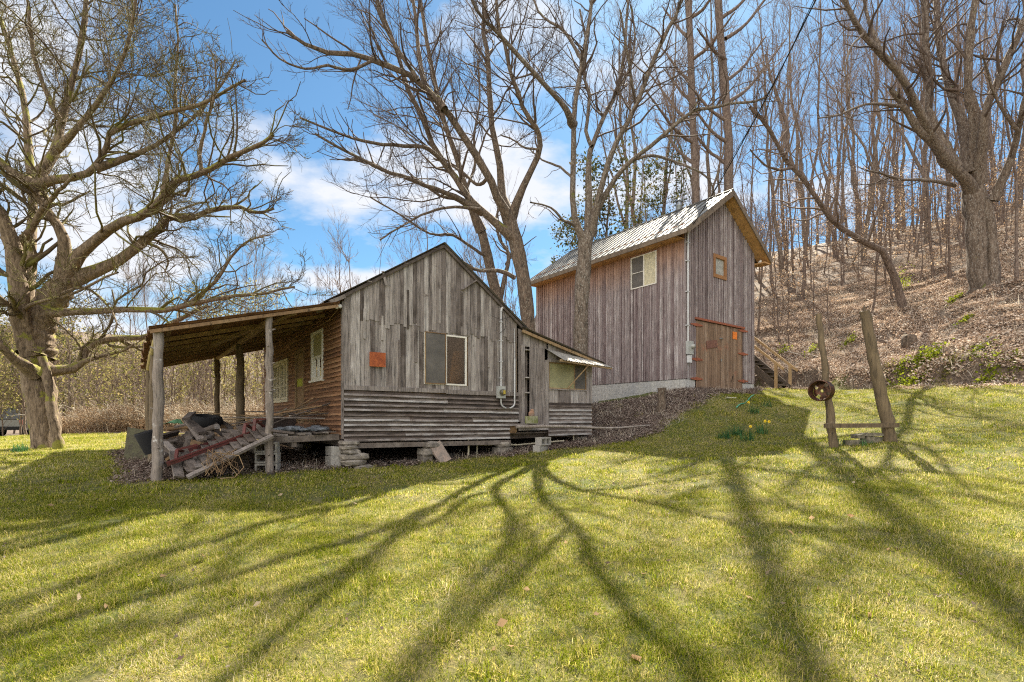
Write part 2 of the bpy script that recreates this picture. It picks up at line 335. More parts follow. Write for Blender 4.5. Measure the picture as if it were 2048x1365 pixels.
def bark(name, lo, hi, lich=None, moss=None, mossamt=.5, vs=(9, 9, 2.4)):
    m, t, b, o = mat(name)
    v = coords(t, vs); n = noise(t, v, 1.6, 7, .7, .6); n2 = noise(t, coords(t), 2.2, 5, .65); n3 = noise(t, coords(t, (14,14,6)), 2.4, 5, .7)
    c = ramp(t, n, [(.32, tuple(x*.35 for x in lo)), (.46, lo), (.62, hi)])
    if lich: c = mixc(t, ramp(t, n3, [(.54, (0,)*3), (.62, (.75,)*3)]), c, lich)
    if moss:
        g = t.nodes.new('ShaderNodeNewGeometry'); s = t.nodes.new('ShaderNodeSeparateXYZ'); t.links.new(g.outputs['Normal'], s.inputs[0])
        f = math_(t, 'ADD', math_(t, 'MULTIPLY', s.outputs[2], .16), n2)
        c = mixc(t, ramp(t, f, [(.70-mossamt*.3, (0,)*3), (.76-mossamt*.3, (1,)*3)]), c, mixc(t, n3, tuple(x*.5 for x in moss), tuple(x*1.5 for x in moss)))
    t.links.new(c, b.inputs['Base Color']); b.inputs['Roughness'].default_value = .95
    bump(t, b, n, .9, .03)
    return m
M['bark_left'] = bark('mossy_bark', (.135,.095,.06), (.27,.20,.135), None, (.20,.19,.03), .46, vs=(13, 13, 3))
M['bark_a'] = bark('maple_bark', (.085,.06,.042), (.17,.12,.085), (.30,.26,.20), (.16,.15,.025), .12)
M['bark_d'] = bark('pale_maple_bark', (.10,.07,.05), (.19,.145,.11), (.34,.31,.27), (.13,.13,.03), .10)
M['bark_b'] = bark('lichen_bark', (.10,.075,.055), (.20,.155,.12), (.40,.37,.32), (.13,.13,.03), .2)
M['bark_f'] = bark('forest_bark', (.11,.075,.058), (.19,.14,.11), (.27,.22,.18))
M['twig'] = plain('twig', (.085,.058,.042), .9, var=.3, bumpy=0)
M['twig_left'] = two('mossy_twig', (.095,.065,.036), (.14,.13,.022), 1.3, .46, .62, .9)
M['twig_pale'] = plain('pale_twig', (.17,.12,.09), .9, var=.3, bumpy=0)
def leafy(name, a_, b_, trans=.5, tone2=None):
    m, t, b, o = mat(name)
    a = attr(t); oi = t.nodes.new('ShaderNodeObjectInfo')
    f = math_(t, 'FRACT', math_(t, 'ADD', a.outputs['Fac'], math_(t, 'MULTIPLY', oi.outputs['Random'], .37)))
    st = [(0, a_), (.6, b_)]+([(.9, tone2)] if tone2 else [])
    c = ramp(t, f, st)
    d = t.nodes.new('ShaderNodeBsdfDiffuse'); tr = t.nodes.new('ShaderNodeBsdfTranslucent'); mx = t.nodes.new('ShaderNodeMixShader'); mx.inputs[0].default_value = trans
    t.links.new(c, d.inputs[0]); t.links.new(c, tr.inputs[0]); t.links.new(d.outputs[0], mx.inputs[1]); t.links.new(tr.outputs[0], mx.inputs[2]); t.links.new(mx.outputs[0], o.inputs[0])
    return m
M['pine'] = leafy('evergreen_leaves', (.03,.04,.014), (.085,.09,.03), .35, (.17,.14,.06))
M['yellowgreen'] = leafy('yellow_green_leaves', (.13,.17,.02), (.30,.34,.03), .45)
M['olive'] = leafy('olive_leaves', (.13,.135,.04), (.27,.24,.075), .4, (.36,.28,.13))
M['deadleaf'] = leafy('dead_leaves', (.32,.19,.10), (.48,.33,.20), .45, (.60,.48,.34))
M['litter'] = leafy('fallen_leaves', (.19,.12,.08), (.46,.33,.235), .28, (.70,.60,.50))
M['mulch'] = leafy('dark_dead_leaves', (.09,.06,.048), (.20,.15,.125), .2, (.34,.28,.235))
M['straw'] = leafy('dry_briars', (.17,.10,.055), (.36,.24,.14), .3, (.56,.46,.34))
M['greycane'] = leafy('grey_canes', (.22,.17,.12), (.45,.38,.29), .2, (.66,.60,.50))
M['spear'] = leafy('daffodil_leaves', (.03,.09,.035), (.07,.16,.06), .35)
def grassmat(name, green, straw, thr=.50):
    m, t, b, o = mat(name)
    a = attr(t); oi = t.nodes.new('ShaderNodeObjectInfo')
    n = noise(t, oi.outputs['Location'], .55, 5, .75); n2 = noise(t, oi.outputs['Location'], 2.8, 3, .6)
    f = math_(t, 'ADD', math_(t, 'MULTIPLY_ADD', a.outputs['Fac'], .80, -.40), math_(t, 'ADD', math_(t, 'MULTIPLY_ADD', n, .95, -.01), math_(t, 'MULTIPLY_ADD', n2, .5, -.22)))
    c = ramp(t, f, [(thr-.36, tuple(x*.30 for x in green)), (thr-.14, tuple(x*.75 for x in green)), (thr+.02, green), (thr+.13, tuple((p+q)/2 for p, q in zip(green, straw))), (thr+.26, straw), (thr+.5, (.68,.60,.42))])
    d = t.nodes.new('ShaderNodeBsdfDiffuse'); tr = t.nodes.new('ShaderNodeBsdfTranslucent'); mx = t.nodes.new('ShaderNodeMixShader'); mx.inputs[0].default_value = .5
    t.links.new(c, d.inputs[0]); t.links.new(c, tr.inputs[0]); t.links.new(d.outputs[0], mx.inputs[1]); t.links.new(tr.outputs[0], mx.inputs[2]); t.links.new(mx.outputs[0], o.inputs[0])
    return m
M['grass'] = grassmat('lawn_grass', (.255,.315,.010), (.62,.50,.15), .49)

# ------------------------------------------------------------------ ground sheet
def in_poly(x, y, poly):
    c = np.zeros(x.shape, bool); j = len(poly)-1
    for i in range(len(poly)):
        xi, yi = poly[i]; xj, yj = poly[j]
        c ^= ((yi > y) != (yj > y)) & (x < (xj-xi)*(y-yi)/(yj-yi+1e-12)+xi); j = i
    return c
def hs_(x, y): dx = x-H0.x; dy = y-H0.y; return dx*V.x+dy*V.y, dx*U.x+dy*U.y
BANK = [(-1.2,12.3),(.3,12.2),(1.8,12.7),(3.6,13.3),(5.4,14.6),(7.2,16.2),(8.4,17.6),(9.5,18.9),(9.4,19.4),(4.2,27),(-3,27),(-8,21)]
def zones(x, y):
    """lawn, bare dirt, dark mulch weights for arrays of positions"""
    j = .25*wav(x, y, 2.3, 4); d = edge_d(x, y)
    s, t = hs_(x, y)
    dirt = (s > -3.55+j) & (s < 7.1) & (t > -.12+.25*j) & (t < 8.5)
    mul = in_poly(x+j, y+j, BANK)
    back = ((y > 19.5+.9*j-.07*(x+15)) & (x < 0) & (x > -19.5)) | ((y > 40) & (x < -5)) | ((x <= -19.5) & (y > 36))
    lawn = (d < -.1+j*.5) & ~dirt & ~mul & ~back
    return lawn, dirt, mul & ~dirt, back
def axis(lo, hi, n, fine):
    u = np.linspace(-1, 1, n); return u
gx = np.concatenate([-np.geomspace(14, 420, 46)[::-1], np.linspace(-13.8, 20, 190), np.geomspace(20.3, 420, 46)])
gy = np.concatenate([-np.geomspace(1, 60, 14)[::-1], np.linspace(0, 32, 200), np.geomspace(32.3, 600, 52)])
GX, GY = np.meshgrid(gx, gy); Z = TH(GX.ravel(), GY.ravel())
nx, ny = len(gx), len(gy); idx = np.arange(nx*ny).reshape(ny, nx)
fq = np.stack([idx[:-1, :-1], idx[:-1, 1:], idx[1:, 1:], idx[1:, :-1]], -1).reshape(-1, 4)
gm, t, b, o = mat('ground_soil_and_turf')
aL = attr(t, 'lawn'); aM = attr(t, 'mulch')
nn = noise(t, coords(t), 1.2, 6, .7); nf = noise(t, coords(t), 26, 5, .7); nm = noise(t, coords(t), 9, 5, .75)
lawnc = mixc(t, ramp(t, nn, [(.40, (0,)*3), (.62, (1,)*3)]), (.075,.085,.014), (.15,.125,.04))
lawnc = mixc(t, 1.0, lawnc, ramp(t, nf, [(.3, (.45,)*3), (.7, (1.3,)*3)]), 'MULTIPLY')
litc = mixc(t, ramp(t, nm, [(.38, (0,)*3), (.6, (1,)*3)]), (.06,.04,.028), (.18,.13,.092))
litc = mixc(t, 1.0, litc, ramp(t, nf, [(.3, (.4,)*3), (.7, (1.4,)*3)]), 'MULTIPLY')
mulc = mixc(t, ramp(t, nm, [(.38, (0,)*3), (.65, (1,)*3)]), (.085,.058,.042), (.17,.125,.095))
c = mixc(t, aM.outputs['Fac'], mixc(t, aL.outputs['Fac'], litc, lawnc), mulc)
t.links.new(c, b.inputs['Base Color']); b.inputs['Roughness'].default_value = 1; bump(t, b, nf, .7, .03)
go = np_mesh('ground', np.stack([GX.ravel(), GY.ravel(), Z], -1), fq, gm, smooth=True); tag(go, kind='structure')
lw, dr, mu, bk = zones(GX.ravel(), GY.ravel())
for nm_, val in (('lawn', lw), ('mulch', mu | dr)):
    at = go.data.attributes.new(nm_, 'FLOAT', 'POINT'); at.data.foreach_set('value', val.astype(np.float32))

# ------------------------------------------------------------------ trees
def tubes(pts, rad, k):
    """pts (N,n,3) rad (N,n) -> verts, faces of N open tubes with k sides"""
    Nn, n, _ = pts.shape
    d = np.empty_like(pts); d[:, 1:-1] = pts[:, 2:]-pts[:, :-2]; d[:, 0] = pts[:, 1]-pts[:, 0]; d[:, -1] = pts[:, -1]-pts[:, -2]
    d /= np.linalg.norm(d, axis=2, keepdims=True)+1e-9
    mean = pts[:, -1]-pts[:, 0]; ref = np.where(np.abs(mean[:, 2:3]) > .8*np.linalg.norm(mean, axis=1, keepdims=True), np.array([[1., 0, 0]]), np.array([[0, 0, 1.]]))
    x = np.cross(d, ref[:, None, :]); x /= np.linalg.norm(x, axis=2, keepdims=True)+1e-9; y = np.cross(d, x)
    a = np.arange(k)*2*np.pi/k
    v = pts[:, :, None, :]+rad[:, :, None, None]*(np.cos(a)[None, None, :, None]*x[:, :, None, :]+np.sin(a)[None, None, :, None]*y[:, :, None, :])
    base = (np.arange(Nn)*n*k)[:, None, None]+(np.arange(n-1)*k)[None, :, None]+np.arange(k)[None, None, :]
    nxt = (np.arange(Nn)*n*k)[:, None, None]+(np.arange(n-1)*k)[None, :, None]+((np.arange(k)+1) % k)[None, None, :]
    f = np.stack([base, nxt, nxt+k, base+k], -1).reshape(-1, 4)
    return v.reshape(-1, 3), f
def join(parts):
    vs, fs, o = [], [], 0
    for v, f in parts: vs.append(v); fs.append(f+o); o += len(v)
    return np.concatenate(vs), np.concatenate(fs)
def unit(a): return a/(np.linalg.norm(a, axis=-1, keepdims=True)+1e-9)
def sprout(rs, pts, rad, m, tmin=.25, tmax=1., ang=(.5, .95), ratio=(.3, .55), n=6, rr=.6, wig=.18, trop=.15, minr=.006, taper=.25, lmin=.15, lmax=9., endlen=.35, bias=None, dens=None):
    """m children on each parent tube, all at once"""
    Nn, np_, _ = pts.shape
    if dens is not None:     # number of children follows length
        L0 = np.linalg.norm(np.diff(pts, axis=1), axis=2).sum(1); cnt = np.maximum(1, (L0*dens*(1-tmin)+rs.rand(Nn)).astype(int)); cnt = np.minimum(cnt, m)
        par = np.repeat(np.arange(Nn), cnt)
    else: par = np.repeat(np.arange(Nn), m)
    C = len(par); t = tmin+(tmax-tmin)*rs.rand(C)**.85
    ft = t*(np_-1); i = np.minimum(ft.astype(int), np_-2); fr = (ft-i)[:, None]
    p0 = pts[par, i]*(1-fr)+pts[par, i+1]*fr; r0 = rad[par, i]*(1-fr[:, 0])+rad[par, i+1]*fr[:, 0]
    tg = unit(pts[par, i+1]-pts[par, i])
    rnd = unit(rs.randn(C, 3)); perp = unit(np.cross(tg, rnd))
    if bias is not None: perp = unit(perp+np.array(bias)*rs.rand(C, 1)); perp = unit(perp-tg*(perp*tg).sum(1, keepdims=True))
    a = rs.uniform(*ang, size=C)[:, None]; d = tg*np.cos(a)+perp*np.sin(a)
    PL = np.linalg.norm(np.diff(pts, axis=1), axis=2).sum(1)[par]
    L = np.clip(PL*rs.uniform(*ratio, size=C)*(1-(1-endlen)*(t-tmin)/(1-tmin+1e-6)), lmin, lmax)
    out = np.empty((C, n, 3)); out[:, 0] = p0; st = (L/(n-1))[:, None]; kink = rs.randn(C, 3)*wig*.5
    for q in range(1, n):
        d = unit(d+rs.randn(C, 3)*wig+kink*.3+np.array([0, 0, trop])*1.0/(n-1)*2)
        out[:, q] = out[:, q-1]+d*st
    r = np.maximum(r0*rr*rs.uniform(.7, 1.05, size=C), minr)
    return out, np.maximum(r[:, None]*(1-(1-taper)*np.linspace(0, 1, n)[None]), minr*.6)
def smooth_line(P_, R_, n, rs=None, jit=0):
    """Catmull-Rom through the traced points"""
    P_ = np.asarray(P_, float); R_ = np.asarray(R_, float); m = len(P_)
    E_ = np.vstack([2*P_[0]-P_[1], P_, 2*P_[-1]-P_[-2]]); q = np.linspace(0, m-1-1e-6, n); o = np.empty((n, 3)); r = np.empty(n)
    for a, u_ in enumerate(q):
        i = int(u_); f = u_-i; p0, p1, p2, p3 = E_[i], E_[i+1], E_[i+2], E_[i+3]
        o[a] = .5*((2*p1)+(-p0+p2)*f+(2*p0-5*p1+4*p2-p3)*f*f+(-p0+3*p1-3*p2+p3)*f**3); r[a] = R_[i]*(1-f)+R_[i+1]*f
    if jit: o[1:-1] += rs.randn(n-2, 3)*jit*r[1:-1, None]
    return o, r
def leaves(rs, pts, per, size, spread=.06, droop=0.):
    """small folded leaves scattered along tubes"""
    Nn, n, _ = pts.shape; par = np.repeat(np.arange(Nn), per); C = len(par)
    t = (.25+.75*rs.rand(C))*(n-1); i = np.minimum(t.astype(int), n-2); fr = (t-i)[:, None]
    p = pts[par, i]*(1-fr)+pts[par, i+1]*fr+rs.randn(C, 3)*spread
    return leaf_quads(rs, p, size, droop)
def leaf_quads(rs, p, size, droop=0., aspect=.5):
    C = len(p); a = unit(rs.randn(C, 3)+np.array([0, 0, -droop])); b_ = unit(np.cross(a, rs.randn(C, 3)))
    s = size*rs.uniform(.6, 1.3, size=(C, 1)); nrm = np.cross(a, b_)
    v = np.stack([p, p+a*s*.5+b_*s*aspect*.5+nrm*s*.12, p+a*s, p+a*s*.5-b_*s*aspect*.5+nrm*s*.12], 1).reshape(-1, 3)
    f = np.arange(C*4).reshape(-1, 4)
    return v, f
def traced_tree(name, label, limbs, barkm, twigm, seed, lv, Yb, group=None, base=None, leaf=None, trunk_only=()):
    """limbs: list of (points [(px,py,depth)], r0_px, r1_px). limb 0 is the trunk. Returns the thing."""
    rs = np.random.RandomState(seed); parts = []; L1 = []; b0 = None
    for li, (pts, r0, r1) in enumerate(limbs):
        W3 = [P(*q) for q in pts]; n = 16 if li else 14
        if li and pts[-1][1] < 5:
            d = W3[-1]-W3[-2]; d = d/np.linalg.norm(d)
            W3 += [W3[-1]+d*1.3+np.array([rs.randn()*.2, rs.randn()*.2, .2]), W3[-1]+d*2.5+np.array([rs.randn()*.4, rs.randn()*.4, .8])]; r1 = r1*.5; n = 20
        m = len(W3); Y0 = pts[0][2]; R_ = [(r0+(r1-r0)*(i/(m-1))**.8)/F*Y0 for i in range(m)]
        if li and r0 < 20: R_ = [q*.84 for q in R_]
        if li and 6 < r0 < 17: R_[0] *= 1.5; R_[1] *= 1.18
        if li == 0:
            W3[0][2] = gz(W3[0][0], W3[0][1])-.15; b0 = W3[0].copy()
            W3.insert(1, W3[0]+(W3[1]-W3[0])*.12); R_ = [R_[0]*1.4]+[R_[0]*1.12]+R_[1:]
        n = 26 if r0 > 20 else n; p, r = smooth_line(W3, R_, n, rs, .10 if r0 < 12 else .03); k = 26 if r0 > 18 else 12
        if li == 0 or (len(limbs) and r0 > 25):   # knobbly trunk
            r = r*(1+.07*np.sin(np.arange(n)*2.1+seed))
        tv_, tf_ = tubes(p[None], r[None], k)
        if r0 > 9:      # furrows, burls and buttresses: radius varies round and along the stem
            q = tv_.reshape(n, k, 3); c_ = p[:, None, :]; an = (np.arange(k)*2*np.pi/k)[None, :]; zl_ = np.linspace(0, n*.35, n)[:, None]; ph = rs.rand(6)*6.28
            f_ = 1+.075*np.sin(3*an+zl_*.7+ph[0])+.055*np.sin(5*an-zl_*1.1+ph[1])+.04*np.sin(9*an+zl_*.5+ph[2])+.05*np.sin(2*an+zl_*2.3+ph[3])*np.sin(zl_*1.7+ph[4])+rs.randn(n, k)*.018
            if li == 0: f_ = f_+.16*np.exp(-np.arange(n)[:, None]/1.6)*np.maximum(0, np.sin(4*an+ph[5]))
            tv_ = (c_+(q-c_)*f_[:, :, None]).reshape(-1, 3)
        parts.append((tv_, tf_))
        if li not in trunk_only: L1.append((p, r))
    v, f = join(parts)
    if v is not None:
        v = v+.012*np.stack([wav(v[:, 1], v[:, 2], 9, 1), wav(v[:, 0], v[:, 2], 8, 2), 0*v[:, 0]], -1)
    root = empty(name, Vector(b0)); loc = np.array(b0); tag(root, label, 'tree', group)
    np_mesh('trunk', v-loc, f, barkm, root, smooth=True)
    cp = []; cur = None; allp = []
    by = {}
    for p, r in L1: by.setdefault(len(p), []).append((p, r))
    first = []
    for n, it in by.items():
        pp = np.stack([q[0] for q in it]); rr_ = np.stack([q[1] for q in it]); first.append(sprout(rs, pp, rr_, **lv[0]))
    cur = (np.concatenate([q[0] for q in first]), np.concatenate([q[1] for q in first]))
    ks = [6, 4, 3, 3, 3]; last = cur
    cp.append(tubes(*cur, ks[0])); allp.append(cur)
    if len(lv) > 1:
        lim = [sprout(rs, np.stack([p for p, r in L1 if len(p) == n]), np.stack([r for p, r in L1 if len(p) == n]), **dict(lv[1], m=60, dens=lv[0].get('tw', 2.5), tmin=.3)) for n in by]
        for q in lim: cp.append(tubes(*q, 4)); allp.append(q)
    for i, kw in enumerate(lv[1:]):
        kw = dict(kw); nxt = sprout(rs, *cur, **kw); cp.append(tubes(*nxt, ks[i+1])); cur = nxt; allp.append(nxt)
    v, f = join(cp); np_mesh('crown', v-loc, f, twigm, root, smooth=True)
    if leaf:
        v, f = leaves(rs, cur[0], leaf[0], leaf[1], leaf[3] if len(leaf) > 3 else .05); np_mesh('foliage', v-loc, f, leaf[2], root, tone=rs.rand(len(f)))
    print(name, len(f), 'crown faces', sum(len(q[0]) for q in allp), 'twigs')
    return root
def LV(d0=1.6, m0=26, l0=(.22, .48), trop=.25, d1=4., d2=6., m1=16, m2=8, minr=.0052, a=(.45, .9), w=.16, tw=2.2):
    A = dict(m=m0, dens=d0, tmin=.2, ang=(.4, 1.15), ratio=l0, n=9, rr=.35, wig=w*1.25, trop=trop, minr=.011, taper=.25, lmin=.5, lmax=4.6)
    B = dict(m=m1, dens=d1, tmin=.12, ang=(.4, 1.1), ratio=(.28, .6), n=6, rr=.55, wig=w*1.2, trop=trop, minr=.0065, taper=.4, lmin=.25, lmax=1.7)
    C = dict(m=m2, dens=d2, tmin=.1, ang=(.35, .9), ratio=(.3, .65), n=4, rr=.7, wig=w*1.1, trop=trop, minr=minr, taper=.5, lmin=.15, lmax=.7)
    return [A, B, C]
def T(pairs, Y0, Y1=None):
    Y1 = Y0 if Y1 is None else Y1; n = len(pairs)
    return [(x, y, Y0+(Y1-Y0)*i/(n-1)) for i, (x, y) in enumerate(pairs)]
# the big mossy tree at the left
LT = [
 (T([(93,905),(88,850),(79,790),(72,745),(66,712)],13.5),20,27),
 (T([(118,898),(108,850),(100,800),(94,752),(84,715)],13.2),8,9),
 (T([(68,712),(74,668),(92,620),(126,572)],13.5,13.6),31,22),
 (T([(126,572),(150,522),(187,485),(230,451),(276,434),(319,404),(352,362),(405,348),(457,316),(515,292),(545,270)],13.6,11.8),14,3),
 (T([(126,572),(180,548),(238,523),(289,484),(320,455),(340,433),(387,436),(429,418),(482,415),(513,427),(548,417)],13.6,14.4),14,3),
 (T([(128,565),(130,520),(127,470),(100,430),(84,405),(70,385),(55,358),(25,345),(0,322),(-40,290)],13.5,12.5),13,6),
 (T([(66,372),(95,362),(158,352),(190,334),(211,299),(225,262),(317,232),(387,214),(440,190),(490,160)],13.0,12.0),10,2.5),
 (T([(190,338),(253,316),(310,292),(366,253),(397,225),(440,176),(470,120)],12.6,14.2),7,2),
 (T([(72,382),(82,345),(112,300),(123,246),(140,176),(162,88),(171,20),(176,-60)],13.2,14),12,5),
 (T([(112,300),(150,262),(196,205),(240,130),(262,60),(275,-20)],13.3,12.2),7,3),
 (T([(123,246),(95,190),(70,120),(60,50),(52,-30)],13.4,12.6),6,3),
 (T([(68,712),(52,668),(43,638),(38,570),(30,506),(17,464),(0,425),(-42,378)],13.4,12.4),20,8),
 (T([(43,638),(58,560),(62,500),(66,400),(58,300),(48,200),(20,100),(0,36)],13.6,15),14,4),
 (T([(30,506),(60,462),(88,414),(120,380),(150,352)],13.3,12.2),8,3),
 (T([(74,752),(98,742),(140,740),(162,727),(178,693),(213,680),(255,676),(298,674),(332,651),(366,636),(391,621),(417,612)],13.3,15.2),13,4),
 (T([(162,727),(190,716),(222,708),(250,700),(268,688)],13.6,13.2),6,2),
 (T([(84,640),(106,624),(170,626),(238,620),(298,620),(340,621),(374,610),(402,605),(440,598),(479,590),(517,590),(555,580),(590,574)],13.4,13.9),10,2.5),
 (T([(374,610),(420,575),(447,540),(470,505),(500,480),(540,470)],13.8,13.2),5,1.5),
 (T([(68,748),(51,732),(26,715),(0,689),(-45,655)],13.3,12.2),13,8),
 (T([(289,484),(322,500),(336,522),(330,545)],14,14.3),4,1.5),
 (T([(319,404),(331,360),(340,300),(352,240),(350,170),(356,90),(350,10)],12.8,13.6),6,2),
 (T([(405,348),(400,300),(415,240),(432,180),(430,120)],12.6,11.8),5,1.5),
 (T([(100,600),(160,575),(205,600),(232,640),(228,668)],13.4,12.4),4,1.5),
 (T([(20,640),(60,612),(95,600),(140,590),(200,560),(235,545)],13.2,11.8),5,2),
]
LVL = LV(d0=3.4, m0=34, l0=(.28, .55), trop=.2, d1=7.5, d2=12, m1=24, m2=13, minr=.0052, w=.24, tw=3)
traced_tree('spreading_tree', 'huge gnarled spreading tree with moss on its limbs, left of the porch', LT, M['bark_left'], M['twig_left'], 3, LVL, 13.5, trunk_only=(0, 1, 2))
TA = [
 (T([(1064,860),(1061,760),(1060,700),(1057,645),(1050,575),(1040,522),(1028,474),(1019,440)],17.5),14,13),
 (T([(1019,440),(1008,415),(992,390),(979,355),(940,293),(915,256),(889,219),(871,203),(837,161),(793,141),(744,122),(715,110),(661,107),(612,90),(573,63)],17.5,14.0),11,3),
 (T([(1016,430),(1004,395),(1000,340),(986,264),(980,200),(976,117),(966,60),(970,25),(966,-60)],17.5,18.5),10,5),
 (T([(1022,442),(1037,393),(1060,345),(1077,306),(1079,274),(1069,251),(1047,219),(1034,180),(1022,150),(1008,83),(995,44),(990,-60)],17.5,15.5),8.5,4),
 (T([(1030,478),(1015,467),(986,442),(960,419),(931,390),(915,361),(882,319),(857,271),(842,232),(812,171),(793,98),(764,29),(745,-40)],17.5,16.5),11,4),
 (T([(966,425),(925,402),(899,388),(857,374),(818,358),(768,342),(720,317),(670,292),(630,268)],17.4,14.2),7,2),
 (T([(895,335),(866,305),(841,293),(799,292),(754,288),(710,278),(670,264),(600,236)],17.0,14.5),6,2),
 (T([(1029,556),(998,542),(960,542),(935,530),(900,505)],17.5,16.2),6,2),
 (T([(979,355),(955,370),(930,350),(900,330),(868,318)],17.4,19.5),5,2),
 (T([(744,122),(700,140),(655,132),(610,138),(560,118),(525,80)],14.8,13.4),4,1.5),
 (T([(889,219),(850,170),(838,110),(832,40),(820,-40)],15.8,16.5),7,4),
 (T([(837,161),(790,90),(760,30),(745,-40)],15.2,14.6),5,3),
 (T([(1077,300),(1048,295),(1025,280),(1000,270)],16.8,17.4),3,1.5),
 (T([(960,419),(900,415),(850,428),(800,455),(760,480)],17,15.2),4,1.5),
]
LVA = LV(d0=1.7, m0=22, l0=(.25, .5), trop=.36, d1=4.6, d2=9, m1=16, m2=10, minr=.0042, w=.14, tw=2.4)
traced_tree('yard_tree', 'tall bare tree directly behind the grey house, leaning left with many limbs', TA, M['bark_a'], M['twig'], 5, LVA, 17.5, trunk_only=(0,))
TA2 = [
 (T([(1002,840),(1001,700),(999,620),(986,564),(976,516),(963,464)],22),12,9),
 (T([(963,464),(947,426),(932,380),(908,300),(884,230),(866,150),(850,60),(838,-30)],22,20),9,4),
 (T([(1000,600),(1012,545),(1018,510),(1000,480),(992,440),(1004,400)],22,23),6,2.5),
 (T([(947,426),(915,400),(880,392),(835,360),(790,350),(735,322),(690,318)],22,19),4.5,1.5),
 (T([(976,516),(950,500),(905,470),(860,468),(800,430),(740,395)],22,19.5),4,1.5),
 (T([(932,380),(950,330),(948,270),(960,200),(955,120)],21.6,23),4,2),
]
traced_tree('slender_yard_tree', 'thinner bare tree rising behind the ridge of the grey house', TA2, M['bark_a'], M['twig'], 9, LV(d0=1.8, m0=26, l0=(.22,.45), d1=3.6, d2=5, tw=3), 22, trunk_only=(0,))
TB = [
 (T([(1158,830),(1160,740),(1161,640),(1166,555),(1170,495),(1176,470)],17.0),13,14),
 (T([(1168,480),(1157,459),(1145,405),(1147,293),(1149,220),(1164,122),(1176,60),(1184,0),(1195,-70)],17,16),8.5,4.5),
 (T([(1147,250),(1140,234),(1118,200),(1086,166),(1037,112),(993,63),(959,29),(930,-30)],16.6,13.5),7.5,3),
 (T([(1164,122),(1152,100),(1125,59),(1081,29),(1060,-30)],16.4,17.5),5,2.5),
 (T([(1178,470),(1178,400),(1177,322),(1184,293),(1203,244),(1232,186),(1247,122),(1254,39),(1256,-40)],17,18.5),8.5,3.5),
 (T([(1184,293),(1172,262),(1179,195),(1169,156),(1172,90),(1160,20)],17.4,18),5,2.5),
 (T([(1182,473),(1190,430),(1203,371),(1228,293),(1271,215),(1301,132),(1330,73),(1354,24),(1378,-40)],17,15),8,4.5),
 (T([(1186,440),(1205,400),(1232,356),(1262,322),(1301,293),(1345,254),(1389,220),(1428,217),(1457,207),(1500,205),(1530,196)],17,14.2),6.5,2),
 (T([(1262,322),(1300,312),(1330,317),(1384,337),(1410,352),(1424,372),(1430,396)],16.4,17),4,1.5),
 (T([(1160,455),(1140,447),(1125,440),(1100,415),(1061,405)],17,15.6),5,1.5),
 (T([(1149,360),(1120,335),(1085,320),(1060,300)],16.9,18.2),3.5,1.5),
 (T([(1232,186),(1262,130),(1270,70),(1262,10)],17.8,19),4,2),
 (T([(1271,215),(1262,150),(1252,90),(1240,20)],16.3,15),4,2),
 (T([(1389,220),(1400,190),(1416,160),(1408,130)],15.2,15.6),2.5,1.2),
]
traced_tree('forked_yard_tree', 'bare tree forking into many upright stems beside the tall barn roof', TB, M['bark_b'], M['twig'], 15, LV(d0=1.4, m0=26, l0=(.18,.42), trop=.18, d1=4, d2=7, tw=1.6, w=.2), 17, trunk_only=(0,))
TD = [
 (T([(1965,628),(1960,560),(1957,500),(1952,430),(1946,378)],19),20,19),
 (T([(1984,622),(1985,540),(1982,460),(1974,400)],18.7),11,10),
 (T([(1942,388),(1936,364),(1898,325),(1861,267),(1828,202),(1800,150),(1763,108),(1725,66),(1697,19),(1680,-40)],19,16),12,5),
 (T([(1898,325),(1872,291),(1838,262),(1805,211),(1781,178)],18.6,17.4),11,5),
 (T([(1912,338),(1882,284),(1861,225),(1859,164),(1852,70),(1849,0),(1847,-60)],19,19.5),11,7),
 (T([(1944,350),(1930,263),(1908,202),(1889,141),(1875,70),(1870,-60)],19,21),12,7),
 (T([(1955,350),(1947,234),(1936,164),(1941,70),(1950,0),(1955,-70)],19,18),11,7),
 (T([(1958,370),(1962,300),(1973,220),(2006,141),(2048,47),(2080,-20)],19,17),11,7),
 (T([(1986,402),(2011,347),(2030,291),(2039,253),(2048,211),(2066,140)],18.6,16.6),8,5),
 (T([(2035,262),(2006,220),(1985,180),(1975,140),(1965,110)],17.4,16.2),4,2),
 (T([(1910,372),(1856,361),(1800,359),(1763,347),(1734,342)],19,15.8),4.5,1.5),
 (T([(1800,213),(1760,208),(1725,211),(1678,230),(1636,237)],17.6,15.6),4,1.5),
 (T([(1763,108),(1740,50),(1728,0),(1720,-50)],17,17.4),5,3),
 (T([(1728,66),(1700,100),(1690,150),(1705,200)],16.4,15.4),3,1.5),
]
traced_tree('hillside_maple', 'massive pale barked maple with many stems on the leaf-covered bank at right', TD, M['bark_d'], M['twig'], 21, LV(d0=1.0, m0=22, l0=(.18,.4), trop=.16, d1=4, d2=5, tw=1.2, w=.16), 19, trunk_only=(0,1))
TE = [
 (T([(1806,572),(1777,516),(1734,488),(1678,455),(1650,422),(1613,366),(1570,319),(1552,281),(1528,244),(1500,215)],22,18.5),6.6,2.4),
 (T([(1572,320),(1575,263),(1561,211),(1540,150),(1530,110)],19.6,20),5,2),
 (T([(1613,366),(1600,330),(1604,280),(1590,230)],20.2,21),4,1.5),
 (T([(1585,335),(1560,340),(1530,330),(1500,300)],19.8,18.2),4,1.5),
 (T([(1650,422),(1655,370),(1640,310),(1650,250)],20.6,22),4,2),
 (T([(1734,488),(1748,440),(1762,400),(1770,330)],21.6,22.5),4,2),
]
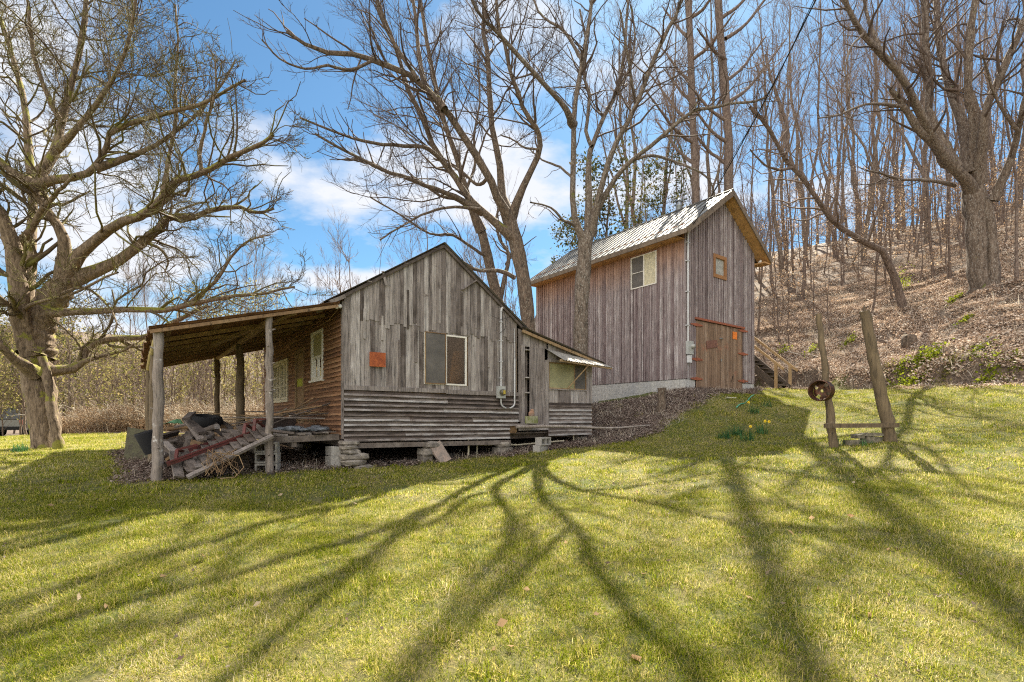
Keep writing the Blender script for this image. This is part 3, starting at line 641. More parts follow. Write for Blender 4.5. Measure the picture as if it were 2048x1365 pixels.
traced_tree('leaning_tree', 'crooked bare tree leaning far to the left out of the wooded slope', TE, M['bark_f'], M['twig_pale'], 27, LV(d0=1.6, m0=24, l0=(.2,.45), trop=.18, d1=4, d2=5, tw=2.6, w=.22), 22)
def straight(name, label, line, Y, r0, seed):
    limbs = [(T([(line[0][0]+4, 800)]+line, Y), r0, r0*.72)]
    rs = random.Random(seed)
    for k in range(9):
        px, py = line[min(len(line)-1, 1+k//2)]; py = 330-k*42; sgn = rs.choice((-1, 1)); L = rs.uniform(50, 120)
        i = max(0, min(len(line)-1, int((400-py)/110))); px = line[i][0]
        limbs.append((T([(px, py), (px+sgn*L*.35, py-L*.25), (px+sgn*L*.7, py-L*.7), (px+sgn*L, py-L*1.1)], Y, Y+rs.uniform(-3, 3)), 4.5, 1.5))
    return traced_tree(name, label, limbs, M['bark_f'], M['twig_pale'], seed, LV(d0=1.6, m0=16, l0=(.3,.55), d1=2.4, d2=3, tw=1), Y, trunk_only=(0,))
straight('tall_straight_tree', 'tall straight trunk behind the barn, left of its twin', [(1393,400),(1388,277),(1383,185),(1381,108),(1377,0),(1372,-120),(1370,-240)], 27, 8, 31)
straight('tall_straight_tree', 'tall straight trunk nearest the barn ridge, right of its twin', [(1457,378),(1458,292),(1451,200),(1443,92),(1437,0),(1433,-120),(1430,-240)], 27, 9, 37)

# ---- woodland kinds: built once at the origin, then copied
def wood_tree(seed, Ht, r, m0, ang, barkm, twigm, start=.35, lean=.03, leaf=None, l0=(.16,.34), dens=(2.6,3), trop=.3, fork=0, nm_k='woodland_tree'):
    rs = np.random.RandomState(seed); n = 14
    z = np.linspace(-.3, Ht, n); x = np.cumsum(rs.randn(n)*Ht*.006)+z*lean*rs.randn(); y = np.cumsum(rs.randn(n)*Ht*.006)+z*lean*rs.randn()
    x -= x[0]; y -= y[0]
    p = np.stack([x, y, z], -1)[None]; rr = (r*(1-.82*np.linspace(0, 1, n)**1.1))[None]; rr[0, 0] *= 1.4
    st = [(p, rr)]
    for k in range(fork):
        i = rs.randint(3, 7); a = rs.rand()*6.28; q = np.linspace(0, 1, n)[:, None]
        e = p[0, i]+np.concatenate([q*Ht*.18*math.cos(a), q*Ht*.18*math.sin(a), q*Ht*.5], 1)*[1, 1, 1]+rs.randn(n, 3)*.05; e[0] = p[0, i]
        st.append((e[None], (rr[0, i]*.7*(1-.8*q[:, 0]))[None]))
    tv = join([tubes(a_, b_, 8) for a_, b_ in st])
    P0 = np.concatenate([s_[0] for s_ in st]); R0 = np.concatenate([s_[1] for s_ in st])
    a1 = sprout(rs, P0, R0, m0, start, 1, ang, l0, 7, .4, .14, trop, .014, .3, .5, 5, .45)
    a2 = sprout(rs, *a1, m=14, dens=dens[0], tmin=.15, ang=(.4,.85), ratio=(.3,.55), n=5, wig=.16, trop=trop, minr=.008, taper=.4, lmin=.3, lmax=2)
    a3 = sprout(rs, *a2, m=7, dens=dens[1]*.8, tmin=.1, ang=(.35,.85), ratio=(.35,.7), n=3, wig=.16, trop=trop, minr=.006, taper=.5, lmin=.2, lmax=.9)
    cv = join([tubes(*a1, 5), tubes(*a2, 3), tubes(*a3, 3)])
    root = empty(nm_k, (0, 0, 0))
    np_mesh('trunk', *tv, barkm, root, smooth=True); np_mesh('crown', *cv, twigm, root, smooth=True)
    if leaf:
        lv_ = leaves(rs, a3[0], leaf[0], leaf[1], leaf[3] if len(leaf) > 3 else .08, .2); np_mesh('foliage', *lv_, leaf[2], root, tone=rs.rand(len(lv_[1])))
    return root
PR = {}
PR['forest'] = [wood_tree(100+i, Ht, r, 20, (.35,.8), M['bark_d' if i % 2 else 'bark_f'], M['twig_pale'], start=.3+.07*i, fork=i % 2, lean=.05) for i, (Ht, r) in enumerate([(19,.11),(22,.16),(17,.08),(24,.21),(20,.10)])]
PR['pole'] = [wood_tree(120+i, Ht, r, 20, (.3,.6), M['bark_f'], M['twig_pale'], start=.35, l0=(.08,.2), nm_k='pole_tree') for i, (Ht, r) in enumerate([(13,.045),(15,.06),(11,.04)])]
PR['beech'] = [wood_tree(140+i, Ht, .035+.01*i, 16, (.8,1.3), M['bark_f'], M['twig_pale'], start=.15, l0=(.25,.42), trop=.05, dens=(3,4), leaf=(3, .085, M['deadleaf']), nm_k='beech_sapling') for i, Ht in enumerate([3.2, 4.6, 6])]
PR['small'] = [wood_tree(160+i, Ht, .05+.015*i, 20, (.4,.8), M['twig_pale'], M['twig_pale'], start=.12, l0=(.3,.5), dens=(3,4), fork=2, nm_k='small_tree') for i, Ht in enumerate([5, 7, 8.5])]
PR['olive'] = [wood_tree(180+i, Ht, .05+.02*i, 22, (.6,1.1), M['twig_pale'], M['twig_pale'], start=.1, l0=(.25,.42), dens=(3,3.5), fork=1, leaf=(6, .14, M['olive'], .2), nm_k='bushy_tree') for i, Ht in enumerate([4, 6])]
PR['evergreen'] = [wood_tree(190, 12, .14, 44, (.9,1.35), M['bark_f'], M['twig'], start=.25, l0=(.2,.34), trop=0.02, dens=(3,3.5), leaf=(7, .22, M['pine'], .2), nm_k='evergreen_tree')]
used = set()
def plant(kind, i, x, y, sc_, label, group, rz=None, dz=0):
    src = PR[kind][i % len(PR[kind])]
    o = src if id(src) not in used else copy_tree(src)
    used.add(id(src)); o.location = (x, y, gz(x, y)-.05+dz); o.rotation_euler = (random.uniform(-.03,.03), random.uniform(-.03,.03), random.uniform(0, 6.28) if rz is None else rz)
    o.scale = (sc_,)*3; return tag(o, label, 'shrub' if kind == 'small' and sc_ < .6 else 'tree', group)
rf = random.Random(5)
def scatter(n, rng, kinds, label, group, mind=1.2, ok=lambda x, y: True, scl=(.85, 1.15)):
    done = []; tries = 0
    while len(done) < n and tries < n*200:
        tries += 1
        px = rf.uniform(rng[0], rng[1]); Y = rf.uniform(rng[2]**.5, rng[3]**.5)**2; x = (px-CX)/F*Y
        if not ok(x, Y) or any((x-a)**2+(Y-b_)**2 < mind**2 for a, b_ in done): continue
        done.append((x, Y)); k, i = rf.choice(kinds); plant(k, i, x, Y, rf.uniform(*scl), label, group)
def onhill(lo, hi): return lambda x, y: lo < float(edge_d(np.array([x]), np.array([y]))[0]) < hi and (y > 21 or x > 16)
FO = [('forest', i) for i in range(5)]; PO = [('pole', i) for i in range(3)]; BE = [('beech', i) for i in range(3)]; SM = [('small', i) for i in range(3)]
scatter(46, (1500, 2130, 28, 70), FO, 'tall bare tree standing in the wood on the brown leafy hillside', 'tall trees on the hillside', 1.7, onhill(4, 60))
scatter(26, (1490, 2130, 24, 48), PO, 'thin bare pole-like young tree in the wood on the hillside', 'young pole trees on the hillside', 1.0, onhill(3, 60))
scatter(74, (1530, 2120, 22, 46), BE, 'small tree still holding tan dead leaves on the hillside', 'tan leaved saplings on the hillside', 1.1, onhill(2.2, 40))
scatter(40, (1510, 2140, 36, 66), BE, 'tan leaved sapling far up the hillside', 'far tan leaved saplings up the hillside', 1.3, onhill(6, 60), scl=(1.2, 1.8))
scatter(18, (1260, 1520, 31, 50), FO+PO, 'bare woodland tree showing above the roof of the tall barn', 'trees behind the tall barn', 1.6)
scatter(14, (1240, 1540, 34, 46), SM, 'small bare tree low behind the tall barn', 'low trees behind the barn', 1.2)
scatter(95, (120, 1060, 36, 75), SM+[('forest', 2), ('pole', 0)], 'small grey bare tree in the far thicket beyond the house', 'far bare trees beyond the house', 1.5, scl=(.75, 1.15))
scatter(26, (-60, 620, 25, 34), SM, 'twiggy bare small tree at the back of the briar thicket', 'small trees behind the briars', 1.2, scl=(.5, .9))
scatter(58, (-120, 560, 24.5, 44), [('olive', 0), ('olive', 1)], 'olive-green leafy small tree behind the briar thicket', 'olive-green small trees behind the briars', 1.5, scl=(.8, 1.2))
scatter(6, (-120, 150, 36, 46), [('evergreen', 0)], 'dark evergreen tree at the far left beyond the field', 'dark evergreens beyond the field', 2.0, scl=(.75, 1.0))
plant('small', 1, *ground(640, 800, 18)[:2], .9, 'thin leaning bare sapling behind the porch roof', 'saplings behind the house')
plant('small', 2, -7.6, 24, .95, 'upright twiggy bare tree just left of the grey house gable', 'saplings behind the house')
for px, Y, s_, lb in ((1232, 29, 1.05, 'dark evergreen tree between the forked yard tree and the barn roof'), (1150, 31, .85, 'dark evergreen tree left of the forked trunk, above the barn eave'), (1325, 33, .98, 'dark evergreen tree behind the stove pipe of the barn')):
    plant('evergreen', 0, (px-CX)/F*Y, Y, s_, lb, None)
def slope_sapling(px, py, kind, i, s_, lb):
    g = ground(px, py, 18); plant(kind, i, g.x, g.y, s_, lb, None)
slope_sapling(1900, 560, 'pole', 1, .9, 'thin pole tree just left of the massive maple')
slope_sapling(2035, 590, 'pole', 1, .9, 'straight bare tree right of the massive maple')
slope_sapling(1655, 600, 'pole', 2, .5, 'slim sapling on the slope above the left wooden post')
slope_sapling(1545, 640, 'pole', 0, .8, 'slim bare trunk just behind the wooden stairs')

# ------------------------------------------------------------------ scattered stuff through geometry nodes
def scatter_gn(name, pts, rots, scl, idxs, protos, label=None, cat=None):
    me = bpy.data.meshes.new(name); me.vertices.add(len(pts)); me.vertices.foreach_set('co', np.asarray(pts, np.float32).ravel())
    a = me.attributes.new('rot', 'FLOAT_VECTOR', 'POINT'); a.data.foreach_set('vector', np.asarray(rots, np.float32).ravel())
    a = me.attributes.new('scl', 'FLOAT', 'POINT'); a.data.foreach_set('value', np.asarray(scl, np.float32))
    a = me.attributes.new('idx', 'INT', 'POINT'); a.data.foreach_set('value', np.asarray(idxs, np.int32))
    o = link(name, me); tag(o, label, cat, kind='stuff')
    c = bpy.data.collections.new(name+'_kinds')
    for p in protos:
        for q in list(p.users_collection): q.objects.unlink(p)
        c.objects.link(p)
    ng = bpy.data.node_groups.new(name, 'GeometryNodeTree')
    ng.interface.new_socket('Geometry', in_out='INPUT', socket_type='NodeSocketGeometry'); ng.interface.new_socket('Geometry', in_out='OUTPUT', socket_type='NodeSocketGeometry')
    gi = ng.nodes.new('NodeGroupInput'); go_ = ng.nodes.new('NodeGroupOutput'); ip = ng.nodes.new('GeometryNodeInstanceOnPoints'); ci = ng.nodes.new('GeometryNodeCollectionInfo')
    ci.inputs[0].default_value = c; ci.inputs['Separate Children'].default_value = True; ci.inputs['Reset Children'].default_value = True
    ip.inputs['Pick Instance'].default_value = True
    def na(nm, typ, sock):
        n = ng.nodes.new('GeometryNodeInputNamedAttribute'); n.data_type = typ; n.inputs[0].default_value = nm
        ng.links.new([q for q in n.outputs if q.enabled][0], ip.inputs[sock])
    na('rot', 'FLOAT_VECTOR', 'Rotation'); na('scl', 'FLOAT', 'Scale'); na('idx', 'INT', 'Instance Index')
    ng.links.new(gi.outputs[0], ip.inputs['Points']); ng.links.new(ci.outputs[0], ip.inputs['Instance']); ng.links.new(ip.outputs[0], go_.inputs[0])
    md = o.modifiers.new('scatter', 'NODES'); md.node_group = ng
    return o
def slope_rot(x, y, rs):
    e = .15; zx = (TH(x+e, y)-TH(x-e, y))/(2*e); zy = (TH(x, y+e)-TH(x, y-e))/(2*e)
    return np.stack([np.arctan(zy), -np.arctan(zx), np.zeros_like(x)], -1)
def blades(rs, n, half, h, wd, lie=.75):
    """n thin bent blades in a square patch"""
    p = np.concatenate([rs.uniform(-half, half, (n, 2)), np.full((n, 1), -.006)], 1); a = rs.rand(n)*6.28
    l = h*rs.uniform(.45, 1.25, n); tilt = np.minimum(np.abs(rs.randn(n))*lie+.15, 1.5); d = np.stack([np.cos(a)*np.sin(tilt), np.sin(a)*np.sin(tilt), np.cos(tilt)], -1)
    t2 = np.minimum(tilt+rs.rand(n)*.7, 1.62); d2 = np.stack([np.cos(a)*np.sin(t2), np.sin(a)*np.sin(t2), np.cos(t2)], -1)
    s = np.stack([-np.sin(a), np.cos(a), 0*a], -1)*(wd*rs.uniform(.6, 1.3, n))[:, None]*.5
    m = p+d*l[:, None]*.5; e = m+d2*l[:, None]*.5
    v = np.stack([p-s, p+s, m+s*.8, m-s*.8, e], 1).reshape(-1, 3); b_ = np.arange(n)*5
    f = np.concatenate([np.stack([b_, b_+1, b_+2, b_+3], -1), np.stack([b_+3, b_+2, b_+4, b_+4], -1)])
    # the tip triangle as a thin quad
    v = np.stack([p-s, p+s, m+s*.8, m-s*.8, e+s*.1, e-s*.1], 1).reshape(-1, 3); b_ = np.arange(n)*6
    f = np.concatenate([np.stack([b_, b_+1, b_+2, b_+3], -1), np.stack([b_+3, b_+2, b_+4, b_+5], -1)])
    tone = np.tile(rs.rand(n), 2)
    return v, f, tone
def grass_kind(rs, n, half, h, wd, lie):
    v, f, tn = blades(rs, n, half, h, wd, lie); return np_mesh('grass_patch', v, f, M['grass'], tone=tn)
rg = np.random.RandomState(3)
near = [grass_kind(rg, 560, .17, .040+.005*i, .0027, 1.3) for i in range(4)]+[grass_kind(rg, 170, .10, .085, .0040, .75)]
far = [grass_kind(rg, 470, .30, .044+.005*i, .0058, 1.25) for i in range(4)]+[grass_kind(rg, 160, .16, .08, .008, .7)]
def field(y0, y1, step, pad=1.2, jit=.5):
    yy = np.arange(y0, y1, step); P_ = []
    for y in yy:
        xx = np.arange(-(1.03*y+pad), 1.03*y+pad, step); P_.append(np.stack([xx, np.full_like(xx, y)], -1))
    p = np.concatenate(P_); return p+rg.uniform(-jit, jit, p.shape)*step
def lay(name, p, keep, protos, big, smin, smax, lab, cat, kmain=4):
    kmain = min(kmain, len(protos))
    p = p[keep]; z = TH(p[:, 0], p[:, 1]); rot = slope_rot(p[:, 0], p[:, 1], rg)
    rz = rg.rand(len(p))*6.28
    # yaw first, then tilt: keep tilt small error by adding to euler z
    rot2 = rot.copy(); rot2[:, 2] = rz
    c, s = np.cos(-rz), np.sin(-rz)
    idx_ = rg.randint(0, kmain, len(p)); idx_[rg.rand(len(p)) < big] = len(protos)-1
    from mathutils import Euler
    out_ = np.empty_like(rot)
    for i in range(len(p)):
        q = Euler((rot[i, 0], rot[i, 1], 0)).to_matrix() @ Matrix.Rotation(rz[i], 3, 'Z'); out_[i] = q.to_euler()[:]
    return scatter_gn(name, np.column_stack([p, z+.006]), out_, rg.uniform(smin, smax, len(p)), idx_, protos, lab, cat)
p = field(1.6, 7.2, .20, 3.6, .32); L_, D_, Mu, Bk = zones(p[:, 0], p[:, 1])
bare = (wav(p[:, 0], p[:, 1], 1.9, 9)*wav(p[:, 0], p[:, 1], .7, 2) > 1.25) & (rg.rand(len(p)) < .45)
lay('lawn_grass', p, L_ & ~bare, near, .10, .75, 1.2, 'short matted spring grass mixed with straw in the near lawn', 'grass')
p = field(7.2, 26, .36, 4.5, .34); L_, D_, Mu, Bk = zones(p[:, 0], p[:, 1]); s_, t_ = hs_(p[:, 0], p[:, 1])
edge_mix = rg.rand(len(p)) < .12
inside = (((s_ > -.3) & (s_ < 7.2) & (t_ > .2) & (t_ < 8)))
bx = (p[:, 0]-B0.x)*V.x+(p[:, 1]-B0.y)*V.y; by = (p[:, 0]-B0.x)*U.x+(p[:, 1]-B0.y)*U.y; inb = (bx > -.15) & (bx < 4.6) & (by > -.1) & (by < 7.8)
lay('far_lawn_grass', p, (L_ | (edge_mix & ~inside & (Mu | D_))) & ~inb & ~((edge_d(p[:, 0], p[:, 1]) > .2)), far, .10, .75, 1.15, 'short grass over the rising lawn towards the barn and the wood', 'grass')
def leaf_kind(rs, n, half, size, mt, lift=.03):
    pp = np.concatenate([rs.uniform(-half, half, (n, 2)), np.abs(rs.randn(n, 1))*lift], 1)
    C = n; a = unit(np.concatenate([rs.randn(C, 2), rs.randn(C, 1)*.35], 1)); b_ = unit(np.cross(a, np.concatenate([rs.randn(C, 2)*.45, np.ones((C, 1))], 1)))
    s = size*rs.uniform(.55, 1.3, (C, 1)); nr = np.cross(a, b_)
    v = np.stack([pp-a*s*.5, pp+b_*s*.33+nr*s*.12, pp+a*s*.5, pp-b_*s*.33+nr*s*.12], 1).reshape(-1, 3)
    return np_mesh('leaf_patch', v, np.arange(C*4).reshape(-1, 4), mt, tone=rs.rand(C))
def stick_kind(n, half, L, wd):
    v, f, tn = blades(rg, n, half, L, wd, 1.6); v[:, 2] += .02; return np_mesh('stick_patch', v, f, M['greycane'], tone=tn)
lk = [leaf_kind(rg, 300, .38, .060, M['litter'], .03) for _ in range(4)]+[stick_kind(46, .4, .34, .010)]
p = np.concatenate([field(12, 30, .42, 4), field(30, 46, .8, 4)]); dd = edge_d(p[:, 0], p[:, 1]); L_, D_, Mu, Bk = zones(p[:, 0], p[:, 1])
lay('leaf_litter', p, (dd > -.25+.3*rg.randn(len(p))*.4) & (p[:, 0] > 0), lk, .13, .8, 1.3, 'brown fallen leaves covering the wooded hillside', 'leaf litter')
dk = [leaf_kind(rg, 8, .30, .034, M['mulch'], .012) for _ in range(4)]
p = field(2, 20, .55, 2, .5); L_, D_, Mu, Bk = zones(p[:, 0], p[:, 1])
lay('lawn_debris', p, L_ & (rg.rand(len(p)) < .3+.3*wav(p[:, 0], p[:, 1], .9, 6)), dk, 0, .7, 1.3, 'scattered bits of dead leaf and twig in the lawn', 'leaf debris')
mk = [leaf_kind(rg, 260, .26, .042, M['mulch'], .035) for _ in range(4)]+[stick_kind(60, .3, .22, .006)]
p = field(7.4, 24, .27, 3); L_, D_, Mu, Bk = zones(p[:, 0], p[:, 1]); s_, t_ = hs_(p[:, 0], p[:, 1])
bx = (p[:, 0]-B0.x)*V.x+(p[:, 1]-B0.y)*V.y; by = (p[:, 0]-B0.x)*U.x+(p[:, 1]-B0.y)*U.y; inb = (bx > -.1) & (bx < 4.5) & (by > 0) & (by < 7.7)
keep = ((Mu & ~inb) | (D_ & ((s_ < -.2) | (t_ < .25)) & (rg.rand(len(p)) < .8)))
lay('dead_leaf_bank', p, keep, mk, .22, .8, 1.3, 'dark dead leaves and twigs banked between the house and the barn', 'dead leaves')
# briar thicket: arching canes
def canes(rs, n, half, h, mt):
    p0 = np.concatenate([rs.uniform(-half, half, (n, 2)), np.zeros((n, 1))], 1)[:, None, :]; a = rs.rand(n)*6.28; l = h*rs.uniform(.4, 1.2, n)
    q = np.linspace(0, 1, 7)[None, :]; rad = l[:, None]*(q**1.6)*rs.uniform(.2, .9, (n, 1)); zz_ = l[:, None]*(q-.45*q**2.4*rs.rand(n, 1)*1.6)
    pts = p0+np.stack([np.cos(a)[:, None]*rad, np.sin(a)[:, None]*rad, zz_], -1)+rs.randn(n, 7, 3)*.02
    r = np.full((n, 7), .006)*np.linspace(1.2, .5, 7)[None]
    s1 = sprout(rs, pts, r, 5, .25, 1, (.5, 1.2), (.15, .4), 4, .7, .2, .05, .004, .6, .1, .8)
    v, f = join([tubes(pts, r, 3), tubes(*s1, 3)])
    v2, f2 = leaves(rs, s1[0], 1, .05, .03); tn = np.concatenate([np.repeat(rs.rand(len(f)//3+1), 3)[:len(f)], rs.rand(len(f2))])
    v, f = join([(v, f), (v2, f2)])
    return np_mesh('cane_clump', v, f, mt, tone=tn)
ck = [canes(rg, 40, .6, .75+.22*i, M['straw']) for i in range(3)]+[canes(rg, 16, .6, 1.5+.3*i, M['greycane']) for i in range(2)]
px_ = rg.uniform(-140, 1010, 1500); YY = rg.uniform(20.4, 33, 1500); X_ = (px_-CX)/F*YY; p = np.stack([X_, YY], -1)
L_, D_, Mu, Bk = zones(p[:, 0], p[:, 1]); s_, t_ = hs_(p[:, 0], p[:, 1])
keep = Bk & ~((s_ > -4) & (s_ < 7.5) & (t_ < 9)) & (X_ > -19.3)
lay('briar_thicket', p, keep, ck, .12, .6, 1.3, 'tangled tan briars and dry canes behind the porch', 'briars')

# ------------------------------------------------------------------ building helpers
rb = random.Random(42)
def frame_map(kind):
    """(a, out, z) -> local point. front: a along x, out towards -y. left: a along y, out towards -x."""
    return (lambda a, o, z: (a, -o, z)) if kind == 'front' else (lambda a, o, z: (-o, a, z))
def vplanks(mb, mp_, a0, a1, zb, zt, wr=(.11, .19), th=(.012, .028), holes=(), base=0., gap=.004, ragged=0., zbr=0.):
    """vertical boards from a0 to a1 between height functions zb, zt, cut round holes (a0,a1,z0,z1)"""
    a = a0
    while a < a1-.02:
        w_ = min(rb.uniform(*wr), a1-a)
        if a1-a-w_ < .05: w_ = a1-a
        tn = rb.random(); o = base+rb.uniform(*th); x0, x1 = a+gap*rb.random(), a+w_-gap*rb.random()
        lo = zb(a+w_/2)-rb.random()*zbr; segs = [(lo, None)]
        for h in holes:
            if x1 > h[0]+.02 and x0 < h[1]-.02:
                ns = []
                for s0, s1 in segs:
                    e = s1 if s1 is not None else 99
                    if h[2] > s0: ns.append((s0, min(h[2], e)))
                    if h[3] < e: ns.append((max(h[3], s0), s1))
                segs = [q for q in ns if (q[1] if q[1] is not None else 99)-q[0] > .02]
        for s0, s1 in segs:
            t0, t1 = (zt(x0), zt(x1)) if s1 is None else (s1, s1)
            if max(t0, t1) <= s0+.02: continue
            t0 = max(t0, s0+.005); t1 = max(t1, s0+.005); rg_ = rb.uniform(-ragged, ragged)
            mb.hexa([mp_(x0, o, s0), mp_(x1, o+rb.uniform(-.004, .004), s0+rg_), mp_(x1, base-.012, s0+rg_), mp_(x0, base-.012, s0),
                     mp_(x0, o, t0), mp_(x1, o+rb.uniform(-.003, .003), t1), mp_(x1, base-.012, t1), mp_(x0, base-.012, t0)], tn)
        a += w_
def hlap(mb, mp_, a0, a1, z0, z1, h=.10, holes=(), base=0., out=.026, right=None, sag=.004, zend=0.):
    """lapped horizontal boards"""
    n = max(1, round((z1-z0)/h)); h = (z1-z0)/n
    for i in range(n):
        zb = z0+i*h; e = right(zb+h/2) if right else a1; cuts = [a0]
        while cuts[-1] < e-1.3: cuts.append(cuts[-1]+rb.uniform(.9, 2.6))
        cuts[-1] = e if len(cuts) > 1 else cuts[-1]
        if cuts[-1] != e: cuts.append(e)
        segs = list(zip(cuts[:-1], cuts[1:]))
        for hl in holes:
            if zb+h*.5 > hl[2] and zb+h*.5 < hl[3]:
                ns = []
                for s0, s1 in segs:
                    if s1 <= hl[0] or s0 >= hl[1]: ns.append((s0, s1)); continue
                    if s0 < hl[0]: ns.append((s0, hl[0]))
                    if s1 > hl[1]: ns.append((hl[1], s1))
                segs = ns
        for s0, s1 in segs:
            if s1-s0 < .03: continue
            tn = rb.random(); m_ = max(2, int((s1-s0)/.35)); dz0 = rb.uniform(-sag, sag); oo = out*rb.uniform(.75, 1.25)
            prev = None; pts = []
            for q in range(m_+1):
                a = s0+(s1-s0)*q/m_; z = zb+zend*(a-a0)/(max(a1-a0, .1))+dz0+rb.uniform(-sag, sag)*.8
                ob = base+oo+rb.uniform(-.003, .003)
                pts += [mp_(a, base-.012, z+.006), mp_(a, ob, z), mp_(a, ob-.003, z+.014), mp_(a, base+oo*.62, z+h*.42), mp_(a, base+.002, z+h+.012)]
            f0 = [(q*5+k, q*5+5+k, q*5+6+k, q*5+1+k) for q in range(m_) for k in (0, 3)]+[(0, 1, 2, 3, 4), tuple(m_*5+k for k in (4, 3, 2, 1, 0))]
            f1 = [(q*5+k, q*5+5+k, q*5+6+k, q*5+1+k) for q in range(m_) for k in (1, 2)]   # lap shading painted as tone: lighter butt edge, darker board above
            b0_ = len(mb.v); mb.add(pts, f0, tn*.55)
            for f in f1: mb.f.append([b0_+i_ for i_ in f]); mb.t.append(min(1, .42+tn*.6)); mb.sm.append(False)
def framebars(mb, mp_, a0, a1, z0, z1, wd, o0, o1, sides='lrtb', tone=None):
    f = lambda x0, x1, y0, y1: mb.hexa([mp_(x0, o1, y0), mp_(x1, o1, y0), mp_(x1, o0, y0), mp_(x0, o0, y0), mp_(x0, o1, y1), mp_(x1, o1, y1), mp_(x1, o0, y1), mp_(x0, o0, y1)], tone)
    if 'l' in sides: f(a0, a0+wd, z0+wd, z1-wd)
    if 'r' in sides: f(a1-wd, a1, z0+wd, z1-wd)
    if 'b' in sides: f(a0, a1, z0, z0+wd)
    if 't' in sides: f(a0, a1, z1-wd, z1)
def slab(mb, mp_, a0, a1, z0, z1, o0, o1, tone=None):
    mb.hexa([mp_(a0, o1, z0), mp_(a1, o1, z0), mp_(a1, o0, z0), mp_(a0, o0, z0), mp_(a0, o1, z1), mp_(a1, o1, z1), mp_(a1, o0, z1), mp_(a0, o0, z1)], tone)
def corrugated(mb, P00, P10, P01, P11, waves, amp=.011, th=.0, along=6, jit=0., per=6, tone=.5, rag=0.):
    """sheet between four corners; corrugations run from P0* to P1*"""
    P00, P10, P01, P11 = map(Vector, (P00, P10, P01, P11)); n = waves*per; nrm = (P10-P00).cross(P01-P00).normalized()
    if nrm.z < 0: nrm = -nrm
    vs = []
    for i in range(n+1):
        v_ = i/n; A = P00.lerp(P01, v_); B = P10.lerp(P11, v_)
        if rag and i % (per*4) == 0: rr = rb.uniform(-rag, rag)
        if rag: B = B+(B-A).normalized()*rr
        for j in range(along+1):
            p = A.lerp(B, j/along)+nrm*(amp*math.cos(2*math.pi*i/per)+rb.uniform(-jit, jit)); vs.append(p)
    k = along+1; nv = len(vs); vs += [p-nrm*.004 for p in vs]
    fs = [(i*k+j, i*k+j+1, (i+1)*k+j+1, (i+1)*k+j) for i in range(n) for j in range(along)]
    fs += [tuple(nv+q for q in f[::-1]) for f in fs]
    fs += [(j, j+1, nv+j+1, nv+j) for j in range(along)]+[(n*k+j, nv+n*k+j, nv+n*k+j+1, n*k+j+1) for j in range(along)]
    fs += [(i*k, nv+i*k, nv+(i+1)*k, (i+1)*k) for i in range(n)]+[(i*k+along, (i+1)*k+along, nv+(i+1)*k+along, nv+i*k+along) for i in range(n)]
    return mb.add(vs, fs, tone, False)
FR, LF = frame_map('front'), frame_map('left')

# ------------------------------------------------------------------ the old grey house
house = empty('old_house', H0, ANG, 'weathered grey board house on stone piers with a porch on its left side', 'house')
APX, APZ = 2.21, 3.88
def rz_(x): return APZ-.05-(APX-x)*.64 if x < APX else APZ-.05-(x-APX)*.70
mb = MB()
WIN = (1.75, 2.84, .735, 1.87)
vplanks(mb, FR, 0, 4.30, lambda a: .60, lambda a: min(rz_(a), 2.25), (.08, .14), (.010, .024), holes=[WIN], zbr=.03)
# upper course laps over the lower one, its lower ends stepped
vplanks(mb, FR, 0.30, 4.30, lambda a: 1.98+.03*math.sin(a*5.3)+(.0 if a > 1.6 else .06), rz_, (.075, .135), (.022, .034), holes=[WIN], base=.004, zbr=.16)
vplanks(mb, FR, 0, .32, lambda a: .60, rz_, (.10, .14), (.022, .036), base=.003)
for a in np.arange(.2, 4.25, .19):      # loose battens over the joints
    if rb.random() < .62:
        z0 = rb.choice((.62, 1.2, 1.9, 2.1, 1.6)); z1 = min(z0+rb.uniform(.5, 1.3), rz_(a)-.05)
        if WIN[0]-.06 < a < WIN[1]+.03 and z0 < WIN[3]: z0 = WIN[3]+.02+rb.random()*.15
        if z1 > z0+.15: slab(mb, FR, a, a+rb.uniform(.035, .06), z0, z1, .018, rb.uniform(.040, .050))
mb.bar(FR(2.68, .075, 2.93), FR(3.06, .085, 3.20), .09, .022, .2); mb.bar(FR(.86, .08, 2.74), FR(.78, .08, 3.02), .05, .018, .6)
mb.build('gable_wall', M['house_board'], house)
mb = MB(); slab(mb, FR, 0, 2.3, .555, .645, 0, .045, .45); slab(mb, FR, 2.303, 4.34, .535, .632, 0, .043, .3)
slab(mb, FR, -.035, -.003, -.42, 2.30, -.05, .035, .35)
mb.build('trim_board', M['house_board'], house)
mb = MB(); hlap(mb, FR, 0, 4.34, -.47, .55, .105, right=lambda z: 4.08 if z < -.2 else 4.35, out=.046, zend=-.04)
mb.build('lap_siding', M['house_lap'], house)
WL1, DL, WL2 = (1.30, 2.12, .88, 1.90), (2.80, 3.62, -.17, 1.68), (4.42, 6.22, .45, 1.58)
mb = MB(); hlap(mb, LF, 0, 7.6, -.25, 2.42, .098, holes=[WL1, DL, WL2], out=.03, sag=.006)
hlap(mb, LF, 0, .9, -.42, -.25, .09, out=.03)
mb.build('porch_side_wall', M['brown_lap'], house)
mb = MB()   # plain inner shell, back and right walls, floor
slab(mb, FR, 0.03, WIN[0], -.38, 2.3, -.05, -.014, .3); slab(mb, FR, WIN[1], 4.3, -.38, 2.3, -.05, -.014, .3); slab(mb, FR, WIN[0], WIN[1], -.38, WIN[2], -.05, -.014, .3); slab(mb, FR, WIN[0], WIN[1], WIN[3], 2.3, -.05, -.014, .3)
